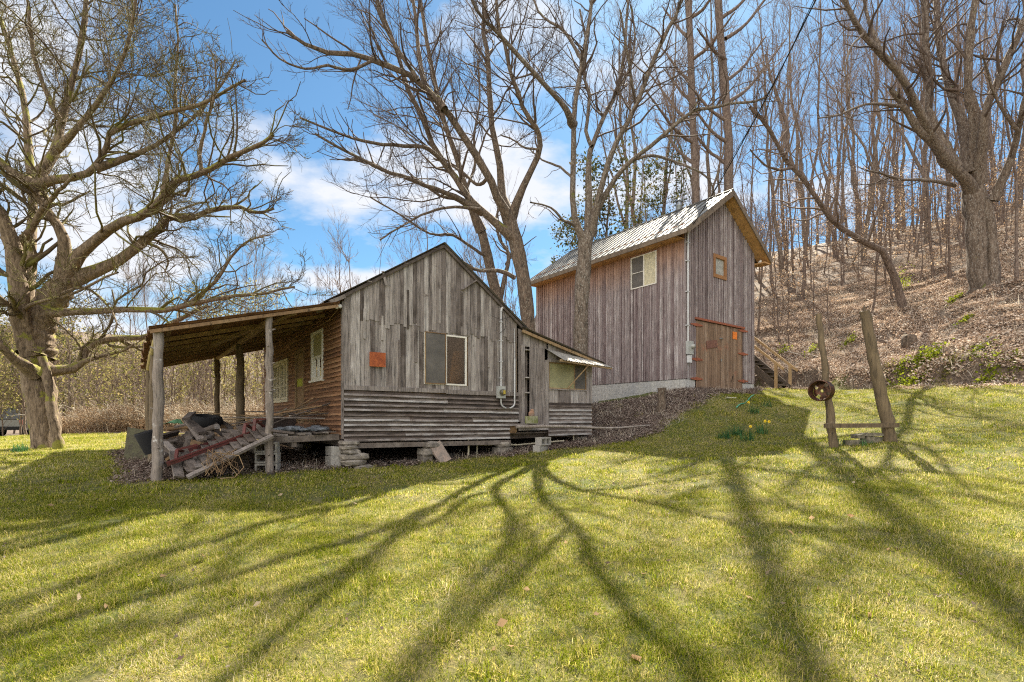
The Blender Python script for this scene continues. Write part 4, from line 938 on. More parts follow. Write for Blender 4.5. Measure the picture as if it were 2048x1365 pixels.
mb.add([FR(0.03, -.05, 2.3), FR(4.3, -.05, 2.3), FR(APX, -.05, APZ-.1), FR(0.03, -.015, 2.3), FR(4.3, -.015, 2.3), FR(APX, -.015, APZ-.1)], [(0, 2, 1), (3, 4, 5), (0, 3, 5, 2), (1, 2, 5, 4)])
mb.add([(0, 7.6, -.38), (4.4, 7.6, -.38), (4.4, 7.6, 2.3), (APX, 7.6, APZ-.06), (0, 7.6, 2.35), (0, 7.57, -.38), (4.4, 7.57, -.38), (4.4, 7.57, 2.3), (APX, 7.57, APZ-.06), (0, 7.57, 2.35)], [(0, 4, 3, 2, 1), (5, 6, 7, 8, 9), (0, 1, 6, 5), (1, 2, 7, 6), (2, 3, 8, 7), (3, 4, 9, 8), (4, 0, 5, 9)])
mb.box(4.33, 4.37, .06, 7.56, -.38, 2.25); mb.box(.0, 6.9, 7.60, 7.63, -1.3, -.39); mb.box(6.90, 6.93, 1.2, 7.6, -1.3, -.39); mb.box(.03, .06, 3.9, 7.58, -1.3, -.39)
for a0, a1, z0, z1 in ((.05, WL1[0], -.38, 2.4), (WL1[1], DL[0], -.38, 2.4), (DL[1], WL2[0], -.38, 2.4), (WL2[1], 7.55, -.38, 2.4), (WL1[0], WL1[1], -.38, WL1[2]), (WL1[0], WL1[1], WL1[3], 2.4), (DL[0], DL[1], DL[3], 2.4), (WL2[0], WL2[1], -.38, WL2[2]), (WL2[0], WL2[1], WL2[3], 2.4)): slab(mb, LF, a0, a1, z0, z1, -.05, -.014)
mb.build('inner_wall', M['old_beam'], house)
mb = MB(); mb.box(.04, 6.9, .06, 7.5, -.40, -.36)
for k in range(12): mb.box(.05, 6.9, .25+k*.62, .30+k*.62, -.53, -.402)
mb.build('floor', M['scrap'], house)
mb = MB(); mb.bar((.02, .0, -.50), (.02, 7.6, -.45), .14, .12); mb.bar((.1, .02, -.56), (4.1, .02, -.60), .12, .10); mb.build('sill_beam', M['scrap'], house)
# roof of the main block
def roofpair(y0, y1, xl, xr):
    zl, zr = APZ-(APX-xl)*.64, APZ-(xr-APX)*.70
    m = MB(); corrugated(m, (APX, y0, APZ+.02), (xl, y0, zl+.02), (APX, y1, APZ+.02), (xl, y1, zl+.02), 74, .010, along=3, jit=.002)
    corrugated(m, (APX, y0, APZ+.02), (xr, y0, zr+.02), (APX, y1, APZ+.02), (xr, y1, zr+.02), 74, .010, along=3, jit=.002); return m, zl, zr
m, zl, zr = roofpair(-.13, 7.75, -.42, 4.62); m.build('roof', M['roof_old'], house)
m = MB()
for y in (-.07, 7.66): m.bar((APX, y, APZ-.045), (-.40, y, zl-.045), .04, .06, .1); m.bar((APX, y, APZ-.045), (4.60, y, zr-.05), .04, .06, .15)
for k in range(11): m.bar((-.38, .5+k*.7, zl-.06), (.0, .5+k*.7, zl+.17), .05, .08)
for x, s_ in ((0.5, .64), (1.3, .64), (2.0, .64)): m.bar((x, -.1, APZ-(APX-x)*s_-.025), (x, 7.6, APZ-(APX-x)*s_-.025), .09, .025)
m.bar((-.36, -.10, zl-.02), (-.36, 7.6, zl-.02), .10, .03); m.bar((-.30, -.12, zl+.03), (-.02, -.12, zl+.18), .10, .07, .8)
m.build('rafter', M['scrap'], house)
# front window: fixed pane at right, insect screen at left, inner board with sunlit orange painted in
wn = MB(); framebars(wn, FR, WIN[0], WIN[1], WIN[2], WIN[3], .035, -.03, .032); slab(wn, FR, 2.275, 2.315, WIN[2]+.036, WIN[3]-.036, -.02, .036); wn = wn.build('window', M['white'], house)
q = MB(); framebars(q, FR, WIN[0]+.01, 2.285, WIN[2]+.012, WIN[3]+.02, .022, .037, .052); q.build('screen_frame', M['old_beam'], wn)
q = MB(); slab(q, FR, WIN[0]+.033, 2.262, WIN[2]+.035, WIN[3]-.003, .040, .044); q.build('screen', M['screen'], wn)
q = MB(); slab(q, FR, 2.317, WIN[1]-.036, WIN[2]+.036, WIN[3]-.036, 0, .004); q.build('pane', M['glass'], wn)
q = MB(); slab(q, FR, 2.2, 2.95, .3, .98, -.9, -.86, .3); q.add([FR(2.62, -.5, .55), FR(3.05, -.5, .55), FR(3.05, -.5, 1.62), FR(2.80, -.5, 1.60), FR(2.62, -.53, .55), FR(3.05, -.53, .55), FR(3.05, -.53, 1.62), FR(2.80, -.53, 1.60)], [(0,1,2,3),(7,6,5,4),(0,4,5,1),(1,5,6,2),(2,6,7,3),(3,7,4,0)]); q.build('interior_board', plain('warm_plywood', (.70,.36,.11), .8, var=.2), house)
# side window by the corner
wn = MB(); framebars(wn, LF, WL1[0]-.03, WL1[1]+.03, WL1[2]-.03, WL1[3]+.05, .075, -.03, .045); slab(wn, LF, WL1[0]+.05, WL1[1]-.05, 1.34, 1.39, -.01, .03); slab(wn, LF, WL1[0]-.07, WL1[1]+.07, WL1[2]-.075, WL1[2]-.034, -.02, .085)
slab(wn, LF, 1.69, 1.72, WL1[2]+.05, 1.338, -.005, .02); wn = wn.build('window', M['white'], house)
q = MB(); slab(q, LF, WL1[0]+.05, WL1[1]-.05, 1.392, WL1[3]-.03, -.004, .004); q.build('blind', M['shade'], wn)
q = MB(); slab(q, LF, WL1[0]+.05, WL1[1]-.05, WL1[2]+.05, 1.338, -.012, -.006); q.build('pane', M['glass'], wn)
# wide four part window
wn = MB(); framebars(wn, LF, WL2[0]-.02, WL2[1]+.02, WL2[2]-.02, WL2[3]+.02, .07, -.03, .045); slab(wn, LF, 5.28, 5.36, WL2[2]+.05, WL2[3]-.05, -.02, .04)
for a0, a1 in ((4.50, 5.26), (5.38, 6.14)):
    framebars(wn, LF, a0, a1, WL2[2]+.06, WL2[3]-.06, .05, -.01, .025)
    slab(wn, LF, (a0+a1)/2-.015, (a0+a1)/2+.015, WL2[2]+.11, WL2[3]-.11, -.005, .018)
    for z in (.86, 1.15): slab(wn, LF, a0+.052, a1-.052, z, z+.025, -.004, .016)
wn = wn.build('window', M['cream'], house)
q = MB(); slab(q, LF, 4.5, 6.14, WL2[2]+.07, WL2[3]-.07, -.016, -.011); q.build('pane', M['glass'], wn)
# side door
dr_ = MB(); slab(dr_, LF, DL[0]+.08, DL[1]-.10, -.14, 1.62, -.03, .0); framebars(dr_, LF, DL[0], DL[1], -.17, 1.68, .07, -.03, .04, 'lrt'); slab(dr_, LF, DL[0]+.09, DL[1]-.11, .72, .78, 0, .012); dr_ = dr_.build('door', M['old_beam'], house)
q = MB(); slab(q, LF, DL[0]+.1, DL[1]-.12, .78, .98, .002, .010); q.build('yellow_patch', plain('yellow_green_tape', (.36,.36,.03), .8), dr_)
q = MB(); slab(q, LF, 4.06, 4.16, .02, .16, .02, .05); q.build('outlet_box', M['white'], house)
# porch roof, purlins, poles
def pz(x): return 2.22+.27*x+(.0 if x > -2.4 else -.0)
m = MB(); corrugated(m, (-.12, -.18, pz(-.12)+.05), (-3.16, -.20, pz(-3.16)+.05), (-.12, 3.6, pz(-.12)+.05), (-3.12, 3.6, pz(-3.12)+.03), 30, .022, along=6, jit=.004, rag=.05)
corrugated(m, (-.10, 3.52, pz(-.1)+.065), (-3.20, 3.5, pz(-3.2)+.055), (-.10, 7.6, pz(-.1)+.06), (-3.14, 7.6, pz(-3.14)+.02), 30, .022, along=6, jit=.004, rag=.06)
pr = m.build('porch_roof', [M['roof_under']], house)
m = MB()
m.bar((-.15, -.12, pz(-.15)-.01), (-3.12, -.14, pz(-3.12)-.01), .06, .055, .45)
for k in range(1, 9):
    y = .15+k*.92; m.bar((-.05, y, pz(-.05)-.02), (-3.08, y+.02, pz(-3.08)-.03), .05, .07)
for x in (-.9, -2.1, -2.85): m.bar((x, -.1, pz(x)+.028), (x, 7.5, pz(x)+.024), .08, .022)
m.build('rafter', M['old_beam'], pr)
m = MB(); m.tube([(-1.36, -.05, pz(-1.36)-.10), (-1.37, 2, pz(-1.36)-.12), (-1.34, 4.5, pz(-1.36)-.11), (-1.35, 7.4, pz(-1.36)-.10)], [.065, .07, .06, .055], 9, .5, rough=.08); m.build('log_beam', M['old_beam'], pr)
m = MB(); m.tube([(-3.0, -.05, pz(-3)-.09), (-3.01, 3, pz(-3)-.12), (-3.0, 7.4, pz(-3)-.10)], [.07, .075, .06], 9, .5, rough=.08); m.build('log_beam', plain('peeled_log', (.42,.33,.13), .8), pr)
m = MB(); m.bar((-.95, -.12, pz(-.95)-.02), (-1.95, 2.6, pz(-1.9)-.12), .09, .06, .8); m.build('brace', M['old_beam'], pr)
def hz_ground(s, t): q = HW(s, t); return gz(q.x, q.y)
def post(s0, t0, s1, t1, zt, r, mt, knots=0, seed=0):
    q = random.Random(seed); zb = hz_ground(s0, t0)-.08; m = MB(); n = 15
    m.tube([(s0+(s1-s0)*i/(n-1)+q.uniform(-.012, .012), t0+(t1-t0)*i/(n-1)+q.uniform(-.012, .012), zb+(zt-zb)*i/(n-1)) for i in range(n)], [r*(1.18-.25*i/(n-1))*q.uniform(.93, 1.07) for i in range(n)], 12, .5, rough=.09)
    for k in range(knots):
        z = zb+(zt-zb)*q.uniform(.1, .95); a = q.uniform(0, 6.28); f = (z-zb)/(zt-zb); c = Vector((s0+(s1-s0)*f, t0+(t1-t0)*f, z)); d = Vector((math.cos(a), math.sin(a), .35))
        m.tube([c+d*r*.6, c+d*(r+q.uniform(.015, .05))], [.022, .012], 6, .5)
    return m.build('porch_post', mt, house)
post(-1.36, -.06, -1.36, -.05, pz(-1.36)-.02, .062, M['log_grey'], 16, 1)
post(-3.02, -.06, -3.0, -.05, pz(-3)-.03, .07, M['log_grey'], 3, 2)
post(-3.02, 2.3, -3.0, 2.3, pz(-3)-.12, .075, M['log_brown'], 8, 3)
post(-3.0, 6.6, -3.0, 6.6, pz(-3)-.12, .075, M['log_brown'], 3, 4)
post(-1.35, 3.1, -1.36, 3.1, pz(-1.36)-.14, .085, M['log_brown'], 18, 5)
post(-1.35, 7.1, -1.36, 7.1, pz(-1.36)-.12, .075, M['log_brown'], 18, 6)
m = MB(); m.lathe([(0, 0), (.045, .0), (.05, .03), (.03, .05), (0, .05)], 14, Matrix.Translation((-.10, -.05, 2.18)) @ Matrix.Rotation(R(70), 4, 'X')); m.lathe([(0, -.03), (.028, -.02), (.034, .01), (.02, .045), (0, .05)], 12, Matrix.Translation((-.17, -.10, 2.15)) @ Matrix.Rotation(R(110), 4, 'X')); m.build('porch_lamp', M['white'], house)
m = MB(); m.tube([(-.1, -.02, 2.15), (-.16, .4, 1.98), (-.2, .9, 1.92), (-.14, 1.5, 2.0), (-.08, 2.2, 2.06)], .006, 5); m.build('cord', M['old_beam'], house)
# porch deck remains
m = MB()
for k in range(9):
    x0 = -.13-k*.145; L = 4.6-.25*k+rb.uniform(-.2, .2)
    m.box(x0-.13, x0, .05+rb.uniform(-.15, .12), L, -.30-.006*k+rb.uniform(-.012, .012), -.265-.006*k, None, j=.006)
m.build('porch_deck', M['scrap'], house)
m = MB(); m.bar((-.05, .15, -.38), (-1.35, .12, -.41), .10, .12); m.bar((-.05, 2.2, -.38), (-1.35, 2.2, -.41), .10, .12); m.bar((-.05, 4.2, -.38), (-1.3, 4.2, -.41), .10, .12)
m.bar((-.9, .1, -.5), (-.9, 4.4, -.46), .09, .10); m.build('porch_joist', M['scrap'], house)
# lean-to at the right
lean = house
def lz(x): return 2.20-(x-4.55)*.245
m = MB(); corrugated(m, (4.40, -.16, 2.26), (7.38, -.16, lz(7.38)+.03), (4.40, 5.2, 2.26), (7.34, 5.2, lz(7.34)+.03), 52, .010, along=5, jit=.006, rag=.03); lr = m.build('lean_to_roof', M['roof_old'], house)
m = MB(); m.bar((4.42, -.10, 2.16), (7.3, -.10, lz(7.3)-.03), .05, .07)
for k in range(7): m.bar((4.5, .4+k*.75, 2.17), (7.3, .4+k*.75, lz(7.3)-.03), .045, .07)
m.build('rafter', M['old_beam'], lr)
m = MB()
vplanks(m, FR, 4.36, 5.28, lambda a: 1.80 if a > 4.5 else -.1, lambda a: lz(a)-.02, (.10, .17), (.008, .02))
vplanks(m, FR, 4.72, 5.22, lambda a: -.17, lambda a: 1.80, (.09, .15), (.02, .032))
slab(m, FR, 4.44, 4.54, -.17, 1.83, -.01, .04, .5); slab(m, FR, 5.225, 5.34, -.20, 1.5, -.01, .045, .6); slab(m, FR, 4.55, 4.70, -.17, 1.8, -.10, -.06, .1)
for z in (.62, 1.0, 1.70): slab(m, FR, 4.56, 4.70, z, z+.03, -.05, .05, .9)
vplanks(m, FR, 5.345, 6.93, lambda a: .40, lambda a: .745, (.2, .34), (.004, .014)); vplanks(m, FR, 5.345, 6.93, lambda a: 1.46, lambda a: lz(a)-.04, (.2, .3), (.0, .01)); slab(m, FR, 6.74, 6.95, .40, 1.46, -.01, .03, .7); slab(m, FR, 5.35, 6.74, .735, .765, -.01, .03, .5); slab(m, FR, 5.30, 6.98, 1.46, 1.53, .01, .05, .5)
m.build('lean_to_wall', M['house_board'], house)
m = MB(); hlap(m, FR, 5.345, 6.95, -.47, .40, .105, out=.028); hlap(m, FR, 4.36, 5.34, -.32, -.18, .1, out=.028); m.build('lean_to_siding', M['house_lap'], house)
m = MB(); m.box(6.93, 6.97, .0, 5.0, -.45, 1.55); m.box(4.4, 6.95, 4.97, 5.0, -.45, 1.9); m.build('lean_to_wall', M['old_beam'], house)
wn = MB(); framebars(wn, FR, 5.36, 6.74, .765, 1.46, .03, -.02, .012); slab(wn, FR, 6.28, 6.31, .795, 1.43, -.02, .012); wn = wn.build('screened_window', M['old_beam'], house)
q = MB(); slab(q, FR, 5.39, 6.28, .795, 1.43, -.010, -.004); q.build('pane', plain('cloudy_film', (.30,.29,.16), .5, var=.3, scale=2), wn)
q = MB(); slab(q, FR, 6.31, 6.71, .795, 1.43, -.012, -.006); q.build('pane', M['screen'], wn)
m = MB(); corrugated(m, FR(5.22, .02, 1.80), FR(5.42, .52, 1.47), FR(6.95, .02, 1.62), FR(7.42, .40, 1.40), 20, .009, along=3, jit=.004); aw = m.build('window_awning', plain('bleached_tin', (.24,.225,.20), .6, .2, .35), house)
m = MB(); m.bar(FR(5.36, .46, 1.46), FR(7.38, .36, 1.38), .05, .06, .9); m.bar(FR(6.05, .01, .80), FR(6.45, .40, 1.42), .06, .03, .9); m.build('awning_brace', M['old_beam'], aw)
# meter, conduit
m = MB(); m.tube([FR(3.775, .085, .76), FR(3.775, .085, 2.56)], .022, 10); m.tube([FR(3.775, .085, 2.56), FR(3.79, .085, 2.64), FR(3.82, .09, 2.66)], .03, 8)
pts = [FR(3.77, .085, .50)]+[FR(3.775+.205*(1-math.cos(a)), .085, .36-.13*math.sin(a)) for a in np.linspace(0, math.pi, 9)]+[FR(4.185, .085, 1.45)]
m.tube(pts, .021, 10); m.tube([FR(4.185, .085, 1.45), FR(4.185, .07, 2.2)], .009, 6)
for z in (.95, 1.35, 1.85, 2.3): slab(m, FR, 3.735, 3.815, z, z+.02, .05, .112)
m.build('conduit', M['grey_pipe'], house)
m = MB(); slab(m, FR, 3.66, 3.87, .47, .76, .05, .14); em = m.build('electric_meter', M['meter'], house)
m = MB(); m.lathe([(.078, 0), (.078, .03), (.07, .075), (.045, .095), (0, .1)], 20, Matrix.Translation(FR(3.765, .14, .61)) @ Matrix.Rotation(R(90), 4, 'X')); m.build('dial', plain('meter_glass', (.10,.09,.06), .15), em)
m = MB(); slab(m, FR, 3.735, 3.795, .565, .655, .22, .243); m.build('label_plate', plain('yellow_plate', (.5,.38,.06), .5), em)
m = MB(); m.tube([FR(3.82, .09, 2.66), FR(3.9, .12, 2.4), FR(3.86, .13, 2.15), FR(3.70, .12, 2.02)], .007, 5); m.tube([FR(3.5, .1, 2.42), FR(3.75, .12, 2.36), FR(4.0, .1, 2.45)], .005, 5); m.build('loose_wire', M['black'], house)
# foundation piers
def pier(name, parts_, mt): m = MB(); [m.rock(*a_[:4], rz=a_[4]) if len(a_) == 5 else m.box(*a_, j=.012) for a_ in parts_]; return m.build(name, mt, house)
g0 = hz_ground(.1, 0)
pier('stone_pier', [((.10, -.02, -.50), .20, .17, .045, .1), ((.08, -.05, -.585), .17, .16, .05, .4), ((.12, -.06, -.675), .18, .17, .05, .2), ((.20, -.08, -.775), .30, .18, .075, -.2), ((.16, -.10, -.885), .24, .19, .065, .1), ((.34, -.14, -.985), .2, .16, .05, .3)], M['stone'])
pier('block_pier', [(-.24, -.05, .0, .35, g0-.1, -.76), (-.24, -.055, .0, .35, -.755, -.565)], M['block'])
pier('stone_pier', [(1.74, 1.96, -.02, .3, hz_ground(1.8, 0)-.1, -.68), ((1.98, .08, -.60), .22, .2, .085, .1), ((1.88, .10, -.76), .18, .2, .10, .4)], M['stone'])
pier('stone_pier', [((3.93, .05, -.66), .19, .18, .07, .1), (3.70, 4.12, -.08, .22, hz_ground(3.9, 0)-.1, -.725)], M['stone'])
for s, t in ((.15, 3.6), (.15, 7.3), (4.2, 3.8), (4.2, 7.2), (6.8, .3), (6.8, 4.8), (-1.2, 2.2), (-1.2, 4.2)):
    gg = hz_ground(s, t); q = MB(); zz_ = -.52; k = 0
    while zz_ > gg-.1: q.rock((s, t, zz_-.07), .2, .2, .08, rz=rb.random()*3); zz_ -= .13
    q.build('stone_pier', M['stone'], house)
m = MB(); gA = hz_ground(3.0, .25); m.tube([FR(2.98, -.12, -.5), FR(2.98, -.12, gA-.05)], .022, 8); m.tube([FR(3.27, -.2, -.5), FR(3.27, -.2, gA-.05)], .014, 8); m.tube([FR(3.0, -.25, -.63), FR(4.5, -.2, -.69), FR(6.0, -.1, -.62)], .022, 8); m.tube([FR(3.98, -.1, -.62), FR(4.02, -.1, -.9)], .012, 6); m.tube([FR(6.35, -.1, -.45), FR(6.37, -.1, -.75)], .022, 6)
m.build('drain_pipe', M['cream'], house)
# rust coloured plate on the gable wall
o = MB(); slab(o, FR, .50, .845, 1.045, 1.34, 0, .006); o = o.build('rusted_sign', M['rust']); o.location = HW(0, -.078); o.rotation_euler = (0, R(1.5)*0, ANG); tag(o, 'blank rust-orange metal plate nailed to the grey gable wall left of the window', 'sign')

# ------------------------------------------------------------------ the tall barn
barn = empty('tall_barn', B0, ANG, 'tall narrow board barn with a metal gable roof and double doors', 'barn')
BWD, BLN, EZ, RZ = 4.39, 7.62, 6.38, 7.86
def bz(x): return RZ-.16-abs(x-BWD/2)*.70
BD = (.60, 3.53, .90, 3.27); BG = (1.60, 2.42, 4.87, 5.68); BS = (1.10, 2.22, 4.62, 5.76)
m = MB(); vplanks(m, FR, 0, BWD, lambda a: 1.28 if a < .6 or a > 3.5 else .98, bz, (.115, .16), (.006, .016), holes=[BD, BG], gap=.003)
for k in range(int(BWD/.137)):
    a = .05+k*.137
    for z0, z1 in ((1.28, bz(a+.02)),):
        segs = [(z0, z1)]
        for h in (BD, BG):
            if a+.04 > h[0] and a < h[1]: segs = [q for s0, s1 in segs for q in ((s0, min(h[2], s1)), (max(h[3], s0), s1)) if q[1]-q[0] > .05]
        for s0, s1 in segs: slab(m, FR, a, a+rb.uniform(.03, .045), s0+rb.random()*.03, s1, .012, rb.uniform(.030, .036), rb.random())
m.build('gable_wall', M['barn_gable'], barn)
m = MB(); vplanks(m, LF, 0, BLN, lambda a: 1.28, lambda a: EZ-.02, (.115, .16), (.006, .016), holes=[BS], gap=.003)
for k in range(int(BLN/.137)):
    a = .05+k*.137; segs = [(1.28, EZ-.03)]
    if a+.04 > BS[0] and a < BS[1]: segs = [(1.28, BS[2]), (BS[3], EZ-.03)]
    for s0, s1 in segs: slab(m, LF, a, a+rb.uniform(.03, .045), s0+rb.random()*.02, s1, .012, rb.uniform(.030, .036), rb.random())
m.build('side_wall', M['barn_board'], barn)
m = MB(); m.box(BWD-.02, BWD+.02, .02, BLN, 1.0, EZ); m.box(.0, BWD-.03, BLN-.03, BLN, 1.0, EZ); m.add([(0, BLN, EZ), (BWD, BLN, EZ), (BWD/2, BLN, bz(BWD/2)), (0, BLN-.03, EZ), (BWD, BLN-.03, EZ), (BWD/2, BLN-.03, bz(BWD/2))], [(0, 1, 2), (5, 4, 3), (0, 2, 5, 3), (1, 4, 5, 2)])
for z in (1.0, 4.0): m.box(.03, BWD-.05, .05, BLN-.05, z, z+.05)
m.box(.022, .05, .05, BS[0], 1.3, EZ-.1); m.box(.022, .05, BS[1], BLN-.1, 1.3, EZ-.1)
m.build('back_wall', M['barn_board'], barn)
# roof
OV, OF = .50, .42; zE = RZ-(BWD/2+OV)*.70
m = MB()
for sgn in (-1, 1):
    xe = BWD/2+sgn*(BWD/2+OV); A = Vector((BWD/2, -OF, RZ)); Bq = Vector((xe, -OF, zE)); L = BLN+OF+.15
    m.hexa([A, Bq, Bq+Vector((0, L, 0)), A+Vector((0, L, 0)), A+Vector((0, 0, .02)), Bq+Vector((0, 0, .02)), Bq+Vector((0, L, .02)), A+Vector((0, L, .02))], .5)
    nr = Vector((sgn*.573, 0, .819))
    for k in range(28):
        y = -OF+.015+k*(L-.03)/27; a_ = Vector((BWD/2+sgn*.01, y, RZ+.03)); b_ = Vector((xe, y, zE+.03)); m.bar(a_+nr*.002, b_+nr*.002, .045, .024, .3)
m.tube([(BWD/2, -OF-.01, RZ+.045), (BWD/2, BLN+.16, RZ+.045)], .035, 6, .3)
mr, t_, b_, o_ = mat('sheet_metal_roof'); n_ = noise(t_, coords(t_, (1.2, .6, 1.2)), 2.0, 5, .65); t_.links.new(mixc(t_, 1.0, ramp(t_, n_, [(.35, (.19,.185,.17)), (.65, (.31,.30,.27))]), ramp(t_, attr(t_).outputs['Fac'], [(.3, (.42,.4,.38)), (.45, (1,1,1))]), 'MULTIPLY'), b_.inputs['Base Color']); b_.inputs['Metallic'].default_value = .2; b_.inputs['Roughness'].default_value = .5
roof = m.build('roof', mr, barn)
m = MB()
for sgn in (-1, 1):
    xe = BWD/2+sgn*(BWD/2+OV)
    m.bar((BWD/2, -OF-.012, RZ-.075), (xe, -OF-.012, zE-.075), .03, .17, .4); m.bar((xe, -OF+.01, zE-.075), (xe, BLN+.12, zE-.075), .03, .15, .4)
    m.bar((BWD/2, BLN+.14, RZ-.075), (xe, BLN+.14, zE-.075), .03, .17, .4)
m.build('fascia', M['fascia_wood'], roof)
m = MB()
for sgn in (-1, 1):
    xe = BWD/2+sgn*(BWD/2+OV-.03); A = Vector((BWD/2, -OF+.02, RZ-.12)); Bq = Vector((xe, -OF+.02, zE-.12)); C_ = A+Vector((0, OF+.03, 0)); D_2 = Bq+Vector((0, OF+.03, 0))
    m.hexa([A, Bq, D_2, C_]+[q+Vector((0, 0, .015)) for q in (A, Bq, D_2, C_)], .6)
    xw = 0 if sgn < 0 else BWD
    m.hexa([(xw, .0, zE-.14), (xe, .0, zE-.14), (xe, BLN, zE-.14), (xw, BLN, zE-.14), (xw, .0, zE-.125), (xe, .0, zE-.125), (xe, BLN, zE-.125), (xw, BLN, zE-.125)], .5)
m.box(BWD+.02, BWD+OV-.03, -OF+.03, .0, zE-.19, zE-.14)
m.build('soffit', M['soffit'], roof)
m = MB(); m.lathe([(.11, 0), (.11, .62), (.125, .64), (.125, .68), (.10, .70)], 18, Matrix.Translation((BWD/2+.28, 1.95, RZ-.3))); m.lathe([(.085, .68), (.085, .80)], 12, Matrix.Translation((BWD/2+.28, 1.95, RZ-.3))); m.lathe([(.15, .80), (.15, .84), (.06, .90), (0, .91)], 18, Matrix.Translation((BWD/2+.28, 1.95, RZ-.3))); m.build('stove_pipe', M['steel'], barn)
# windows
wn = MB(); framebars(wn, LF, BS[0], BS[1], BS[2], BS[3], .035, -.02, .045); slab(wn, LF, 1.62, 1.66, BS[2]+.036, BS[3]-.036, -.01, .046); slab(wn, LF, 1.662, BS[1]-.036, 5.17, 5.19, 0, .03); wn = wn.build('window', M['white'], barn)
q = MB(); slab(q, LF, BS[0]+.036, 1.62, BS[2]+.036, BS[3]-.036, .004, .010); q.build('pane', M['foil'], wn)
q = MB(); slab(q, LF, 1.662, BS[1]-.036, BS[2]+.036, BS[3]-.036, .002, .007); q.build('screen', M['screen'], wn)
wn = MB(); framebars(wn, FR, BG[0], BG[1], BG[2], BG[3], .12, -.03, .05); wn = wn.build('window', M['orange_wood'], barn)
q = MB(); slab(q, FR, BG[0]+.11, BG[1]-.11, BG[2]+.11, BG[3]-.11, -.012, -.006); q.build('pane', two('plastic_pane', (.42,.42,.38), (.28,.28,.24), 9, rough=.3), wn)
# double doors
for k, (a0, a1, nm) in enumerate(((BD[0]+.01, 2.08, 'left'), (2.095, BD[1]-.01, 'right'))):
    m = MB(); vplanks(m, FR, a0, a1, lambda a: BD[2], lambda a: BD[3]-.02, (.10, .15), (.016, .028), gap=.007); d_ = m.build('door', M['barn_door'], barn)
    for z in (1.30, 1.95, 3.10) if k == 0 else (1.35, 2.35, 3.2):
        a = BD[0] if k == 0 else BD[1]; q = MB()
        for s_ in (-1, 1): q.add([FR(a, .03, z-.055), FR(a, .03, z+.055), FR(a+s_*.34, .03, z-.018), FR(a+s_*.34, .03, z+.018), FR(a, .045, z-.055), FR(a, .045, z+.055), FR(a+s_*.34, .045, z-.018), FR(a+s_*.34, .045, z+.018)], [(4, 6, 7, 5), (5, 7, 3, 1), (4, 0, 2, 6), (6, 2, 3, 7)])
        q.tube([FR(a, .05, z-.06), FR(a, .05, z+.06)], .012, 8); q.build('hinge', M['hinge'], d_)
    if k == 0:
        q = MB(); q.tube([FR(1.98, .03, 2.78), FR(2.02, .07, 2.77), FR(2.14, .07, 2.77), FR(2.18, .03, 2.78)], .014, 8); q.tube([FR(2.07, .04, 1.98), FR(2.07, .06, 2.06)], .02, 6); q.build('latch', M['steel'], d_)
m = MB(); m.bar(FR(BD[0]-.1, .05, 3.31), FR(BD[1]+.08, .05, 3.30), .05, .07, .3); m.build('door_header', M['hinge'], barn)
m = MB(); slab(m, FR, -.02, .02, 1.28, EZ-.3, -.02, .03, .6); m.build('corner_board', M['barn_gable'], barn)
m = MB(); gq = BW(1.5, -.1); m.box(.0, .56, .0, .2, .2, 1.265, .5); m.box(3.56, BWD, .0, .2, .2, 1.265, .5); m.box(0, .2, .21, BLN, .0, 1.265, .5)
for z in (.47, .67, .87, 1.07): m.box(-.003, .003, .02, BLN, z, z+.008, .1)
for i, z in enumerate((.47, .67, .87, 1.07)):
    for k in range(19): y = .1+k*.4+(.2 if i % 2 else 0); m.box(-.0035, .003, y, y+.007, z+.008, min(z+.2, 1.26), .1)
m.box(.56, 3.56, .02, .25, .3, .88, .2)
m.build('block_foundation', M['block_wall'], barn)
m = MB(); m.tube([FR(.055, .075, 2.5), FR(.055, .075, 6.0)], .032, 10); m.tube([FR(.055, .075, 6.0), FR(.055, .10, 6.12), FR(.055, .15, 6.1)], .045, 8)
for z in (3.0, 4.1, 5.1, 5.7): slab(m, FR, -.03, .11, z, z+.03, .03, .112)
m.tube([FR(.10, .05, 1.85), FR(.10, .04, .95)], .008, 5)
m.build('conduit', M['grey_pipe'], barn)
m = MB(); slab(m, FR, -.02, .26, 2.07, 2.50, .04, .15); em = m.build('electric_meter', M['meter'], barn)
m = MB(); m.lathe([(.075, 0), (.075, .05), (.06, .10), (0, .11)], 20, Matrix.Translation(FR(.17, .15, 2.33)) @ Matrix.Rotation(R(90), 4, 'X')); m.build('dial', plain('meter_glass_pale', (.32,.32,.30), .15), em)
m = MB(); slab(m, FR, .04, .20, 1.80, 2.055, .04, .12); m.build('outlet_box', plain('pale_plastic', (.62,.63,.64), .4, var=.05), em)
m = MB(); m.lathe([(0, 0), (.05, 0), (.06, .04), (.03, .07)], 12, Matrix.Translation((BWD+.20, -.12, zE-.12))); m.lathe([(.02, 0), (.045, .04), (.075, .14), (.07, .16), (0, .15)], 14, Matrix.Translation((BWD+.2, -.16, zE+.0)) @ Matrix.Rotation(R(200), 4, 'X')); m.build('flood_lamp', M['white'], barn)
m = MB(); m.box(.03, .60, -.40, -.02, .86, .90, j=.02); o = m.build('tin_flap', M['slate'], barn)
def on_barn(name, a0, a1, z0, z1, mt, rot, label, out=.036):
    m = MB(); w_, h_ = (a1-a0)/2, (z1-z0)/2; m.box(-w_, w_, -.004, .004, -h_, h_); o = m.build(name, mt)
    o.location = BW((a0+a1)/2, -out, (z0+z1)/2); o.rotation_euler = Matrix.Rotation(ANG, 3, 'Z').to_euler(); o.rotation_mode = 'QUATERNION'
    o.rotation_quaternion = (Matrix.Rotation(ANG, 3, 'Z') @ Matrix.Rotation(rot, 3, 'Y')).to_quaternion(); return tag(o, label, 'sign')
